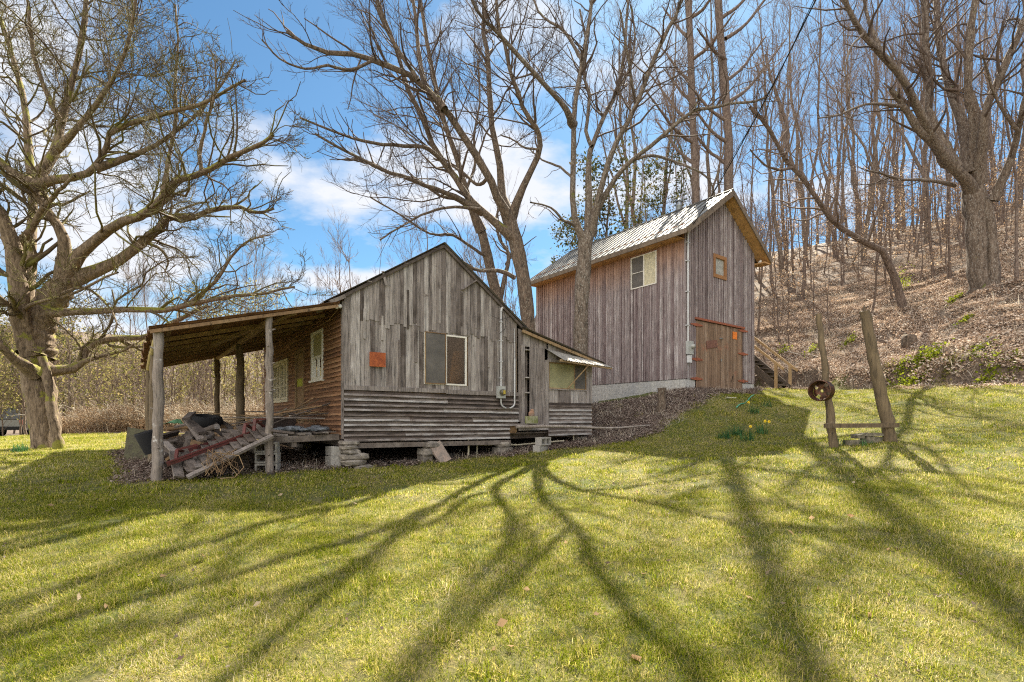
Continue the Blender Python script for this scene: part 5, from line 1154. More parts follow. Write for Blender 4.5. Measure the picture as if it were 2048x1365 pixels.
on_barn('tin_sign', 1.17, 1.83, 2.40, 2.66, M['brown_tag'], R(-9), 'small brown tin sign fixed at a tilt on the left barn door')
on_barn('orange_notice', 2.83, 3.12, 2.84, 3.10, M['orange_tag'], 0, 'bright orange square notice on the right barn door')
# service wire from the barn corner
pts = []
A = BW(.05, -.12, 6.1); Bq = Vector((5.35, 5.0, 9.2))
for i in range(17): q = i/16; p_ = A.lerp(Bq, q); p_.z -= 2.2*q*(1-q); pts.append(p_)
m = MB(); m.tube(pts, .014, 6); m.tube([p_+Vector((.03*math.sin(i), .02, .025)) for i, p_ in enumerate(pts)], .007, 5); o = m.build('power_cable', M['black']); tag(o, 'dark twisted service wire rising from the barn corner into the sky', 'cable')

# ------------------------------------------------------------------ stairs beside the barn
st = empty('wooden_stairs', BW(5.83, -.15, 0), ANG, 'dark wooden outdoor steps with pale handrails beside the barn', 'stairs')
g1 = gz(*BW(6.3, -.3)[:2]); NS, RI, RU = 9, .185, .20; WDT = 1.08
m = MB()
for k in range(NS): m.box(.05, WDT-.05, k*RU, k*RU+.27, g1+.14+k*RI, g1+.18+k*RI, None, j=.004); 
m.build('tread', M['dark_tread'], st)
m = MB(); m.bar((0.02, -.05, g1+.0), (0.02, NS*RU, g1+.05+NS*RI), .05, .26, .3); m.bar((WDT-.02, -.05, g1+.0), (WDT-.02, NS*RU, g1+.05+NS*RI), .05, .26, .3); m.build('stringer', M['dark_tread'], st)
for x in (-.05, WDT+.05):
    m = MB(); m.bar((x, .0, g1-.1), (x, .0, g1+.98), .09, .09); m.bar((x, NS*RU-.1, g1+NS*RI-.4), (x, NS*RU-.1, g1+NS*RI+.85), .09, .09); m.build('rail_post', M['raw_wood'], st)
    m = MB(); m.bar((x, -.30, g1+.74), (x, NS*RU, g1+1.03+NS*RI-.12), .05, .09); m.build('handrail', M['raw_wood'], st)

# ------------------------------------------------------------------ loose things
def rotz(o, a): o.rotation_euler = (0, 0, a); return o
def cinder(loc, rz, ry=0, label='', group=None, mt=None):
    """hollow concrete block 0.39 x 0.19 x 0.19 with two cores"""
    m = MB(); L, W_, Hh, t_ = .39, .19, .19, .032
    m.box(-L/2, L/2, -W_/2, -W_/2+t_, 0, Hh); m.box(-L/2, L/2, W_/2-t_, W_/2, 0, Hh)
    for x in (-L/2, -t_/2, L/2-t_): m.box(x, x+t_, -W_/2+t_, W_/2-t_, .001, Hh-.001)
    o = m.build('concrete_block', mt or M['block']); o.location = loc; o.rotation_mode = 'QUATERNION'
    o.rotation_quaternion = (Matrix.Rotation(rz, 3, 'Z') @ Matrix.Rotation(ry, 3, 'Y')).to_quaternion()
    return tag(o, label, 'block', group)
def onend(s, t, lift, rz, label):
    q = HW(s, t); g = gz(q.x, q.y); o = cinder((0, 0, 0), 0, 0, label, 'loose concrete blocks')
    o.rotation_quaternion = (Matrix.Rotation(rz, 3, 'Z') @ Matrix.Rotation(R(90), 3, 'X')).to_quaternion(); return o, q, g
# blocks standing behind the front porch post, cores facing us
for i, (ds, lift, lb) in enumerate(((0.0, .0, 'grey hollow concrete block at the foot of the rough porch post, lowest of its stack'), (.0, .2, 'grey hollow concrete block behind the rough porch post, middle of its stack'), (-.01, .4, 'grey hollow concrete block behind the rough porch post, topmost of its stack'))):
    q = HW(-1.30+ds, .22); g = gz(q.x, q.y); o = cinder((q.x, q.y, 0), 0, 0, lb, 'loose concrete blocks'); o.rotation_quaternion = (Matrix.Rotation(ANG-R(30), 3, 'Z') @ Matrix.Rotation(R(90), 3, 'X')).to_quaternion(); o.location = (q.x, q.y, g+.095+lift*.99-.03)
# stack by the lean-to door
q = HW(4.62, -.55); g = gz(q.x, q.y)
cinder((q.x, q.y, g-.03), ANG+R(20), 0, 'dirty concrete block at the bottom of the stack before the lean-to door', 'loose concrete blocks')
o = cinder((q.x, q.y, 0), 0, 0, 'hollow concrete block lying on its side on top of the stack before the lean-to door', 'loose concrete blocks'); o.rotation_quaternion = (Matrix.Rotation(ANG+R(12), 3, 'Z') @ Matrix.Rotation(R(90), 3, 'X')).to_quaternion(); o.location = (q.x, q.y+.09, g+.16+.095)
q2 = HW(4.52, -.33)
o = cinder((q2.x, q2.y, -.14), ANG+R(8), 0, 'mossy concrete block standing above the log rail at the lean-to door', 'loose concrete blocks', two('mossy_block', (.32,.31,.20), (.16,.18,.05), 8)); o.scale = (.72, .9, .95)
m = MB(); m.box(.0, .62, -.28, -.02, -.20, -.155, j=.01); o = m.build('door_step', M['scrap']); o.location = HW(4.30, -.05); o.rotation_euler = (0, 0, ANG); tag(o, 'old plank doorstep under the lean-to door', 'step')
m = MB(); m.rock((0, 0, .06), .075, .06, .07); m.rock((.02, 0, .14), .05, .05, .04); o = m.build('broken_brick', two('reddish_stone', (.30,.17,.11), (.22,.16,.12), 8)); o.location = (q2.x, q2.y, .035); tag(o, 'reddish broken stone lying on the mossy block by the lean-to door', 'stone')
# long pole
A = HW(3.98, -.42, -.185); Bq = ground(1300, 843, 12); Bq = Vector((3.75, 13.75, gz(3.75, 13.75)+.05))
A.z = (HY-854)/F*A.y
m = MB(); n = 16; m.tube([A.lerp(Bq, i/(n-1))+Vector((0, 0, .05*math.sin(i*.5)*(i/n))) for i in range(n)], [.042-.02*i/(n-1) for i in range(n)], 9, .6, rough=.08); o = m.build('long_pole', M['log_grey']); tag(o, 'long thin peeled pole lying from the block stack across the dark leaf bank', 'pole')
# leaning slab by the middle pier, stones in the drip line
m = MB(); m.box(-.16, .16, -.03, .03, -.24, .24, j=.03); o = m.build('stone_slab', two('pinkish_slab', (.36,.27,.22), (.24,.20,.17), 6)); q = HW(2.10, -.13); o.location = (q.x, q.y, gz(q.x, q.y)+.20); o.rotation_euler = (R(-12), R(-28), ANG); tag(o, 'pinkish flat slab leaning against the middle stone pier', 'stone')
for i, (px, py, s_) in enumerate(((760, 928, .10), (800, 926, .14), (828, 922, .09), (905, 912, .12), (730, 936, .12), (1232, 800, .10), (1255, 806, .07), (1345, 795, .05))):
    p_ = ground(px, py, 8); m = MB(); m.rock((0, 0, .01), s_, s_*.8, s_*.35, rz=i); o = m.build('field_stone', M['stone']); o.location = p_
    tag(o, ['low flat stone in the drip line, first right of the corner pier', 'wide low stone in the drip line before the dark crawl space', 'small stone just left of the middle pier', 'stone lying between the middle pier and the white pipe', 'low stone touching the foot of the corner pier', 'pale stone at the foot of the barn foundation wall', 'small stone beside the mossy barn foundation', 'tiny pale stone near the short stump'][i], 'stone', 'loose field stones')
# cut stumps by the barn
def stump(px, py0, py1, r, lb, lean=0):
    p_ = ground(px, py0, 13); h = (HY-py1)/F*p_.y-p_.z; m = MB(); n = 8
    m.tube([(lean*i/(n-1)+rb.uniform(-.02, .02), 0, -.1+(h+.1)*i/(n-1)) for i in range(n)], [r*(1.35-.35*min(1, i/3))*rb.uniform(.9, 1.08) for i in range(n)], 12, .5, rough=.12)
    o = m.build('tree_stump', M['bark_a']); o.location = p_; return tag(o, lb, 'stump')
stump(1323, 824, 776, .115, 'short lichen-covered stump standing on the dark leaf bank', .0)
stump(1217, 806, 735, .14, 'tall ragged stump beside the white block foundation at the lean-to end', .05)
stump(1199, 808, 760, .07, 'thin dark stub between the lean-to corner and the tall stump', .02)
p_ = ground(1818, 690, 14); m = MB(); m.rock((0, 0, .1), .22, .2, .26); m.rock((.25, 0, .0), .2, .18, .14); o = m.build('rotten_stump', M['bark_a']); o.location = p_; tag(o, 'low rotten stump half buried on the leafy bank right of the tall post', 'stump')
# moss bank along the foundation
m = MB()
for k in range(46):
    a = 1.0+k*.052; q = BW(-.22-.16*rb.random(), a+rb.uniform(-.1, .1)); m.rock((q.x, q.y, gz(q.x, q.y)+.06), .15, .12, .09, rz=rb.random()*3)
o = m.build('moss', M['moss']); tag(o, 'green moss cushion along the foot of the barn foundation', 'moss', kind='stuff')
# bars leaning on the door
for (x0, y0, x1, y1, lb) in ((1455, 783, 1466, 752, 'short rusty iron bar leaning against the right barn door'), (1475, 782, 1479, 728, 'longer rusty iron bar upright beside the right barn door')):
    a_ = ground(x0, y0, 15); a_ = Vector((a_.x, a_.y, a_.z)); s1 = Vector(P(x1, y1, a_.y+.12)); m = MB(); m.bar(a_-Vector((0, 0, .05)), s1, .035, .02); o = m.build('iron_bar', M['dark_metal']); tag(o, lb, 'bar', 'bars leaning at the barn door')
# hose
pts = []
for i in range(15):
    q = i/14; px = 1473+(1508-1473)*q; py = 818-(818-793)*q**1.1; g = ground(px, py, 13); pts.append(Vector((g.x, g.y, g.z+.03+.03*math.sin(q*9)))) 
m = MB(); m.tube(pts, .016, 8); o = m.build('garden_hose', M['hose']); tag(o, 'green garden hose trailing down the leaf bank below the barn', 'hose')
p_ = ground(1462, 800, 13); m = MB(); m.box(-.14, .14, -.03, .03, 0, .012, j=.01); o = m.build('white_scrap', M['white']); o.location = p_+Vector((0, 0, .04)); tag(o, 'pale scrap of wood on the leaf bank below the barn doors', 'scrap')
# daffodils
def daff(px, py, n, fl, lb, h=.28):
    p_ = ground(px, py, 8); r_ = np.random.RandomState(int(px)); root = empty('daffodil_clump', p_, 0, lb, 'flowers', 'daffodil clumps')
    v_, f_, tn = blades(r_, n, .13, h, .012, .28); np_mesh('leaves', v_, f_, M['spear'], root, tone=tn)
    for k in range(fl):
        a = r_.uniform(-.12, .12, 2); hh = h*r_.uniform(1.0, 1.25); m = MB(); m.tube([(a[0]*.5, a[1]*.5, 0), (a[0]*.8, a[1]*.8, hh*.7), (a[0], a[1], hh)], .004, 5)
        stem = m.build('stem', M['spear'], root); m = MB(); c_ = Vector((a[0], a[1]-.02, hh))
        for j in range(6):
            an = j*math.pi/3; d_ = Vector((math.cos(an), -.12, math.sin(an))); s_ = Vector((-math.sin(an), 0, math.cos(an)))
            m.add([c_, c_+d_*.022+s_*.012, c_+d_*.042, c_+d_*.022-s_*.012], [(0, 1, 2, 3)])
        m.lathe([(.008, 0), (.012, .02), (.016, .028)], 10, Matrix.Translation(c_) @ Matrix.Rotation(R(90), 4, 'X')); m.build('flower', M['yellow'], root)
daff(1496, 882, 50, 1, 'daffodil clump with one large yellow bloom, nearest the lawn edge')
daff(1475, 872, 90, 0, 'wide grey-green clump of flowerless daffodil leaves left of the blooms')
daff(1524, 868, 50, 2, 'daffodil clump carrying two yellow blooms side by side')
daff(1508, 828, 50, 1, 'small daffodil clump with one bloom, beside the hose end')
daff(1532, 815, 40, 0, 'small flowerless daffodil clump highest on the bank')
daff(1448, 878, 60, 0, 'flowerless daffodil leaves farthest left on the lawn edge')
daff(1683, 890, 40, 0, 'tuft of spear leaves at the foot of the thin wooden post', .2)
daff(1735, 893, 30, 0, 'small bright leaf tuft in front of the flat stones between the posts', .16)
daff(40, 905, 90, 0, 'dark green clump of leaves at the foot of the mossy tree', .3)
# the two old posts with a rail
pf = empty('post_frame', (6.9, 10, gz(6.9, 10)), 0, 'two leaning old wooden posts joined by a low rail on the lawn', 'post frame')
L0 = np.array(pf.location)
def oldpost(a, b_, r0, r1, seed, nm='post', spike=False):
    q = random.Random(seed); A = Vector(P(*a)-L0); B_ = Vector(P(*b_)-L0); g = gz(P(*a)[0], P(*a)[1])-L0[2]; A.z = g-.06; m = MB(); n = 18
    m.tube([A.lerp(B_, i/(n-1))+Vector((q.uniform(-.012, .012), q.uniform(-.012, .012), 0)) for i in range(n)], [(r0+(r1-r0)*i/(n-1))*q.uniform(.93, 1.06) for i in range(n)], 11, .5, rough=.10)
    if spike: m.tube([B_, B_+Vector((-.015, 0, .05)), B_+Vector((.0, 0, .12))], [.035, .02, .004], 6)
    return m.build(nm, M['log_brown'], pf)
oldpost((1668, 888, 10), (1637, 628, 10.15), .082, .052, 5)
oldpost((1783, 888, 9.9), (1729, 622, 9.95), .118, .088, 8, spike=True)
m = MB(); a_ = Vector(P(1649, 852, 9.83)-L0); b_ = Vector(P(1797, 851, 9.78)-L0); m.bar(a_, b_, .06, .085, .3); m.build('rail', M['log_brown'], pf)
m = MB()   # wheel rim hung on the thin post; its open side faces left and towards us
m.lathe([(.205, -.12), (.222, -.12), (.226, -.10), (.200, -.085), (.188, -.03), (.188, .05), (.200, .085), (.214, .12), (.208, .125), (.196, .09), (.178, .05), (.178, -.02), (.195, -.08), (.205, -.12)], 40)
prof = [(.178, .055), (.15, .045), (.10, .03), (.06, .05), (.035, .05)]
k = 40; vs = []; fs = []
for r_, z_ in prof:
    for a in range(k): vs.append(Vector((r_*math.cos(2*math.pi*a/k), r_*math.sin(2*math.pi*a/k), z_)))
for i in range(4):
    for a in range(k):
        if i in (0, 1) and a % 10 in (2, 3, 4) and not (i == 0 and a % 20 in (2,)): continue
        fs.append((i*k+a, i*k+(a+1) % k, (i+1)*k+(a+1) % k, (i+1)*k+a))
m.add(vs, fs, .5, True); rim = m.build('wheel_rim', M['rim']); c_ = P(1643, 782, 9.86); rim.location = c_
d_ = Vector((.77, .64, .0)).normalized(); rim.rotation_mode = 'QUATERNION'; rim.rotation_quaternion = (-d_).to_track_quat('Z', 'Y'); rim.rotation_quaternion = d_.to_track_quat('Z', 'Y'); rim.scale = (.92, .92, 1.0); tag(rim, 'rusty steel wheel rim hung on the thin left post', 'wheel rim')
for i, (px, py, sx, sz, lift, lb) in enumerate(((1712, 889, .18, .055, .02, 'wide grey stone at the bottom left between the posts'), (1742, 889, .16, .06, .03, 'block-like grey stone at the bottom right between the posts'), (1716, 879, .08, .04, .13, 'small brownish stone resting on the bottom left stone between the posts'), (1743, 878, .16, .03, .155, 'long flat stone topping the little pile between the posts'))):
    p_ = P(px, 889, 10.0); g = gz(p_[0], p_[1]); m = MB(); m.box(-sx, sx, -.11, .11, -sz, sz, j=.022); o = m.build('flat_stone', M['dull_stone']); o.location = (p_[0], p_[1], g+lift+.02); o.rotation_euler = (0, 0, rb.uniform(-.2, .2)); tag(o, lb, 'stone', 'flat stones between the posts')
# evergreen ground plants on the bank
def groundplant(px, py, rx, rz2, n, lb, mt='yellowgreen', sz=.09):
    p_ = ground(px, py, 12); r_ = np.random.RandomState(int(px+py)); q = r_.randn(n, 3)*np.array([rx*.5, rx*.28, 0]); q[:, 2] = TH(q[:, 0]+p_.x, q[:, 1]+p_.y)-p_.z+np.abs(r_.randn(n))*rz2*.5
    v_, f_ = leaf_quads(r_, q, sz, 0, .6); o = np_mesh('ground_plant', v_, f_, M[mt], tone=r_.rand(len(f_))); o.location = p_; tag(o, lb, 'plant', 'green plants on the bank')
groundplant(1842, 738, .62, .30, 800, 'largest bright yellow-green leafy patch on the bank right of the tall post')
groundplant(1800, 742, .3, .2, 160, 'yellow-green leaves at the left end of the largest bank patch')
groundplant(1955, 706, .4, .15, 170, 'long low green patch halfway up the bank below the massive maple')
groundplant(1980, 748, .35, .2, 220, 'bright green patch on the bank just above the lawn at far right')
groundplant(2030, 735, .35, .15, 120, 'olive green patch at the right end of the bank')
groundplant(1910, 600, .3, .15, 160, 'small green patch left of the massive maple foot')
groundplant(1932, 641, .25, .12, 150, 'small green tuft below the massive maple foot')
groundplant(1806, 580, .4, .9, 260, 'yellow-green vine leaves at the foot of the leaning tree')
groundplant(1700, 685, .3, .2, 130, 'faint green tuft between the two posts, up the slope')
groundplant(1625, 703, .3, .2, 90, 'small green tuft left of the thin post on the slope')
groundplant(1568, 705, .35, .25, 160, 'light green tuft behind the stair handrail')
groundplant(1890, 752, .45, .12, 240, 'low olive leaves along the foot of the bank, right of the largest patch', 'olive')
groundplant(1770, 752, .35, .12, 150, 'low olive leaves at the foot of the bank behind the thick post', 'olive')
# branches lying on the hill
for i, (x0, y0, x1, y1, r_, lb) in enumerate(((1640, 655, 1850, 600, .05, 'long fallen bough lying across the slope above the posts'), (1960, 615, 1790, 630, .03, 'thin fallen branch left of the massive maple foot'), (1600, 590, 1730, 565, .05, 'fallen trunk high on the slope'), (1880, 705, 2048, 690, .04, 'fallen branch low on the bank at right'), (1618, 745, 1700, 690, .02, 'thin branch lying behind the thin post'))):
    pts = [];
    for k in range(9):
        q = k/8; g = ground(x0+(x1-x0)*q, y0+(y1-y0)*q+4*math.sin(k*1.7), 15); pts.append(g+Vector((0, 0, r_*.8)))
    m = MB(); m.tube(pts, [r_*(1-.6*k/8) for k in range(9)], 7, rough=.12); o = m.build('fallen_branch', M['bark_f']); tag(o, lb, 'branch', 'fallen branches on the slope')

rq = random.Random(77)
for i in range(22):
    px, py = rq.uniform(1540, 2035), rq.uniform(560, 745); L = rq.uniform(25, 90); sl_ = rq.uniform(-.35, .25); pts = []; r_ = rq.uniform(.012, .035)
    for k in range(7):
        q = k/6; g = ground(px+L*q, py+L*q*sl_+2*math.sin(k*2+i), 15); pts.append(g+Vector((0, 0, r_*.8+rq.uniform(0, .05))))
    c_ = pts[3].copy(); m = MB(); m.tube([p_-c_ for p_ in pts], [r_*(1-.5*k/6) for k in range(7)], 6, rough=.12); o = m.build('fallen_stick', M[rq.choice(('bark_f', 'greystick'))]); o.location = c_; tag(o, 'fallen stick', 'stick', 'sticks lying on the hillside')

# ------------------------------------------------------------------ junk under the porch
def junk_board(A, Bq, wd, th, lb, roll=0, mt='scrap', grp='scrap boards in the junk pile'):
    A = Vector(A); Bq = Vector(Bq); c_ = (A+Bq)/2; m = MB(); m.bar(A-c_, Bq-c_, wd, th, None, roll); o = m.build('scrap_board', M[mt]); o.location = c_; return tag(o, lb, 'board', grp)
# collapsed deck panel (leans down from the deck towards the lawn)
def hp(px, py, s=None, t=0.): 
    """point on the vertical plane t = const of the house frame"""
    k = (px-CX)/F; O = H0+U*t; s = (k*O.y-O.x)/(V.x-k*V.y); Q = O+V*s; return Vector((Q.x, Q.y, (HY-py)/F*Q.y))
Dn = empty('fallen_deck', hp(440, 900, t=.0), 0, 'collapsed section of porch deck with cross boards sliding down under the porch roof', 'deck'); D0 = Dn.location
a1, a2 = hp(375, 955, t=-.45), hp(545, 872, t=-.20)       # front edge rail
b1, b2 = hp(352, 925, t=.35), hp(520, 842, t=.55)
m = MB(); m.bar(a1-D0, a2-D0, .10, .045, .8, roll=R(18)); m.bar(b1-D0, b2-D0, .10, .045, .5); m.build('edge_rail', M['scrap'], Dn)
m = MB()
for k in range(11):
    q = .06+k*.088; A = a1.lerp(a2, q); Bq = b1.lerp(b2, q); e = rb.uniform(-.06, .03) if k > 1 else -.25
    dd_ = (Bq-A).normalized(); m.bar(A+dd_*(.06+max(0, e))-D0+Vector((0, 0, .03)), Bq+dd_*.1-D0+Vector((0, 0, .03)), .135, .024, None, roll=rb.uniform(-.05, .05))
m.build('cross_boards', M['deck_board'], Dn)
for i, (x0, y0, x1, y1, t0, t1, wd, lb) in enumerate(((358, 955, 348, 905, -.3, .2, .15, 'loose grey board end sticking out left of the fallen deck'), (392, 945, 365, 900, -.35, .1, .14, 'grey board end poking out below the red steel channel'), (405, 866, 372, 838, .3, 1.2, .13, 'thick notched plank standing on the wood heap'), (402, 880, 378, 846, .2, 1.0, .11, 'second thick plank beside the notched plank'), (590, 868, 545, 862, -.3, -.1, .16, 'rounded grey board end projecting past the rough porch post'), (372, 838, 385, 826, .6, 1.5, .12, 'short yellow-brown offcut on top of the wood heap'), (350, 905, 330, 885, .3, .8, .09, 'narrow brown stick beside the smooth porch post'))):
    junk_board(hp(x0, y0, t=t0), hp(x1, y1, t=t1), wd, .04, lb, roll=rb.uniform(-.3, .3))
# red steel channel
rc = empty('red_channel', hp(420, 880, t=0), 0, 'long red painted steel frame lying along the fallen deck', 'steel frame'); R0 = rc.location
A, Bq = hp(334, 929, t=-.25), hp(515, 862, t=.25); m = MB(); m.bar(A-R0, Bq-R0, .015, .075); m.bar(A-R0+Vector((0, .045, .035)), Bq-R0+Vector((0, .045, .035)), .10, .012); m.build('beam', M['red_steel'], rc)
A2, B2 = hp(372, 903, t=.35), hp(505, 858, t=.75); m = MB(); m.bar(A2-R0, B2-R0, .015, .07); m.build('beam', M['red_steel'], rc)
for (x, y, h_) in ((352, 917, .14), (488, 868, .17), (508, 862, .20)):
    c_ = hp(x, y, t=-.1)-R0; ax = (Bq-A).normalized(); m = MB(); m.bar(c_, c_+Vector((0, .03, h_)), .05, .03); m.bar(c_+Vector((0, .03, h_)), c_+ax*.34+Vector((0, 0, .10)), .045, .03); m.bar(c_+Vector((0, .03, h_)), c_+Vector((-.02, .5, .02)), .045, .03); m.build('bracket', M['red_steel'], rc)
# wood heap
m = MB()
for k in range(34):
    s = rb.uniform(-2.75, -1.4); t = rb.uniform(.6, 3.3); q = HW(s, t); hm = .62*max(0, 1-((s+2.1)/1.0)**2)*max(.25, 1-abs(t-1.9)/2.4); m.rock((q.x, q.y, gz(q.x, q.y)+hm*.5), .22, .2, hm*.55+.06, rz=rb.random()*3)
o = m.build('debris', M['mulch_mass']); tag(o, 'dark rotten debris filling the core of the wood heap', 'debris', kind='stuff')
for k in range(84):
    s = rb.uniform(-2.85, -1.45); t = rb.uniform(.35, 3.6); q = HW(s, t); g = gz(q.x, q.y); hmax = 1.0*max(0, 1-((s+2.15)/1.05)**2)*max(.25, 1-abs(t-1.9)/2.4); z = g+.05+hmax*rb.random()**.45
    a = rb.uniform(0, 6.28); L = rb.uniform(.25, .62); d = Vector((math.cos(a), math.sin(a), rb.uniform(-.35, .35))); c_ = Vector((q.x, q.y, z))
    mt = rb.choice(('scrap', 'scrap', 'old_beam'))
    if k % 3 == 0:
        m = MB(); m.tube([-d*L/2, Vector((0, 0, .01)), d*L/2], [rb.uniform(.04, .07)]*3, 8, None, rough=.15); o = m.build('firewood_log', M[mt]); o.location = c_; tag(o, 'short split log in the dark wood heap between the porch posts', 'log', 'logs in the wood heap')
    else: junk_board(c_-d*L/2, c_+d*L/2, rb.uniform(.06, .13), rb.uniform(.025, .05), 'short scrap board in the dark wood heap between the porch posts', rb.uniform(0, 3), mt, 'boards in the wood heap')
# heap under and behind: long poles and brush
for k in range(16):
    s = rb.uniform(-1.3, -.3); t = rb.uniform(.5, 2.6); c_ = HW(s, t, -.06+.20*rb.random()); d = (U*rb.uniform(.2, 1)+V*rb.uniform(-1, -.1)+Vector((0, 0, rb.uniform(-.28, .10)))).normalized(); L = rb.uniform(1.2, 2.6)
    m = MB(); m.tube([-d*L/2, Vector((rb.uniform(-.05, .05), 0, rb.uniform(0, .06))), d*L/2], [.014, .017, .009], 6, rough=.1); o = m.build('brush_stick', M[rb.choice(('old_beam', 'scrap', 'log_brown'))]); o.location = c_; tag(o, 'long thin stick in the brush piled on the porch deck', 'stick', 'sticks piled on the porch deck')
q = HW(-2.05, 2.3); g = hp(411, 842, t=2.3)
m = MB(); m.lathe([(.17, -.10), (.24, -.11), (.30, -.09), (.32, -.04), (.32, .04), (.30, .09), (.24, .11), (.17, .10), (.18, 0), (.17, -.10)], 30); o = m.build('discarded_tyre', M['black']); o.location = g; o.rotation_euler = (R(6), R(8), 0); tag(o, 'black tyre lying flat on top of the wood heap', 'tyre')
m = MB(); m.lathe([(.12, 0), (.16, .38), (.15, .40), (.11, .03), (0, .02)], 18, smooth=True); o = m.build('dark_bin', M['black']); p_ = HW(-3.05, 1.2); o.location = (p_.x, p_.y, gz(p_.x, p_.y)+.30); o.rotation_euler = (R(12), R(-14), 0); tag(o, 'black plastic tub hanging between the two left porch posts', 'tub')
m = MB(); m.add([(-.22, 0, 0), (.22, 0, 0), (.24, .03, .62), (-.16, .03, .70), (-.22, .03, 0), (.22, .03, 0), (.24, .06, .62), (-.16, .06, .70)], [(0,1,2,3),(7,6,5,4),(0,4,5,1),(1,5,6,2),(2,6,7,3),(3,7,4,0)]); o = m.build('mossy_board', two('mossy_panel', (.10,.095,.05), (.07,.06,.04), 7)); p_ = HW(-3.3, 2.9); o.location = (p_.x, p_.y, gz(p_.x, p_.y)-.02); o.rotation_euler = (0, 0, R(10)); tag(o, 'mossy board panel leaning outside the left porch posts', 'panel')
g = hp(355, 848, t=2.6); m = MB()
r_ = random.Random(4); n = 9; vs = [(-.22+.44*i/(n-1), -.18+.36*j/(n-1), .10*math.exp(-((i-4)**2+(j-4)**2)/9)+r_.uniform(-.012, .012)) for i in range(n) for j in range(n)]; nv = len(vs); fs = [(i*n+j, i*n+j+1, (i+1)*n+j+1, (i+1)*n+j) for i in range(n-1) for j in range(n-1)]
m.add(vs+[(a, b, c-.006) for a, b, c in vs], fs+[tuple(nv+q for q in f[::-1]) for f in fs]); o = m.build('green_sheet', M['tarp']); o.location = g; tag(o, 'light green plastic sheet crumpled on the wood heap', 'sheet')
m = MB(); m.box(-.35, .35, -.2, .2, -.12, .12, j=.03); o = m.build('dark_crate', plain('dark_box', (.05,.035,.03), .8)); o.location = HW(-.95, 1.5, -.12); o.rotation_euler = (0, 0, ANG+.3); tag(o, 'dark box among the sticks on the porch deck', 'box')
# wire bed frame in front of the fallen deck
rr = random.Random(8); m = MB(); c_ = hp(455, 925, t=-.4)
for k in range(26):
    a = hp(430+rr.uniform(-20, 45), 905+rr.uniform(-8, 10), t=-.35)-c_; b_ = hp(440+rr.uniform(-30, 40), 948+rr.uniform(-5, 6), t=-.5)-c_; mid = (a+b_)/2+Vector((rr.uniform(-.15, .15), rr.uniform(-.1, .1), rr.uniform(-.05, .05))); m.tube([a, mid, b_], .005, 4, cap=False)
m.tube([hp(430, 905, t=-.5)-c_, hp(478, 912, t=-.5)-c_, hp(488, 935, t=-.55)-c_, hp(470, 955, t=-.6)-c_, hp(440, 958, t=-.6)-c_], .010, 6)
o = m.build('tangled_wire', M['old_beam']); o.location = c_; tag(o, 'tangle of rusty wire and dry vines in front of the fallen deck', 'wire')
# debris mound of rotten matter on the deck by the corner
m = MB()
for k in range(26): m.rock(HW(-.55+rb.uniform(-.5, .4), .35+rb.uniform(-.2, .9), -.25+.05*rb.random()), rb.uniform(.05, .13), rb.uniform(.05, .12), rb.uniform(.02, .05), rz=rb.random()*3)
o = m.build('rubble', M['slate']); tag(o, 'grey crumbled rubble on the porch deck by the house corner', 'rubble', kind='stuff')

# ------------------------------------------------------------------ parked vehicle far left
car = empty('parked_car', (0, 0, 0), 0, 'dark off-road car parked beyond the mossy trunk at far left, red tail lamp showing', 'car')
cp = P(62, 862, 33); cp[2] = gz(cp[0], cp[1]); car.location = cp; car.rotation_euler = (0, 0, R(12))
def loft(m, secs, tone=.5):   # cross sections along y of (half width bottom, half width top, z0, z1)
    vs = []
    for y, wb, wt, z0, z1 in secs:
        vs += [(-wb, y, z0), (wb, y, z0), (wb, y, z0+(z1-z0)*.55), (wt, y, z1), (-wt, y, z1), (-wb, y, z0+(z1-z0)*.55)]
    fs = [(i*6+k, i*6+(k+1) % 6, (i+1)*6+(k+1) % 6, (i+1)*6+k) for i in range(len(secs)-1) for k in range(6)]
    fs += [(5, 4, 3, 2, 1, 0), tuple((len(secs)-1)*6+k for k in range(6))]; m.add(vs, fs, tone)
paint = plain('grey_car_paint', (.16,.155,.14), .3, .3, .05)
m = MB(); loft(m, [(-2.0, .80, .78, .45, 1.02), (-1.9, .86, .84, .40, 1.08), (.2, .88, .85, .38, 1.08), (1.0, .87, .82, .40, 1.05), (1.95, .82, .74, .45, .95), (2.05, .74, .68, .5, .85)]); m.build('body', paint, car)
m = MB(); loft(m, [(-1.95, .80, .68, 1.085, 1.76), (-1.2, .82, .70, 1.085, 1.82), (.1, .82, .70, 1.085, 1.80), (.75, .80, .66, 1.06, 1.12)]); m.build('cabin', plain('dark_window', (.015,.02,.018), .1), car)
m = MB(); m.box(-.84, .84, -2.12, -2.0, .42, .62, j=.005); m.build('bumper', M['black'], car)
for x in (-.74, .74): m = MB(); m.box(x-.09, x+.09, -2.03, -1.99, .74, 1.02); m.build('tail_lamp', plain('red_lens', (.45,.04,.025), .25), car)
for x in (-.8, .8):
    for y in (-1.3, 1.3):
        m = MB(); m.lathe([(.2, -.11), (.33, -.11), (.36, -.07), (.36, .07), (.33, .11), (.2, .11)], 22, Matrix.Translation((x, y, .36)) @ Matrix.Rotation(R(90), 4, 'Y')); wv = m.build('wheel', M['black'], car)
        m = MB(); m.lathe([(0, -.08), (.2, -.1), (.2, .1), (0, .08)], 16, Matrix.Translation((x, y, .36)) @ Matrix.Rotation(R(90), 4, 'Y')); m.build('rim', M['steel'], wv)
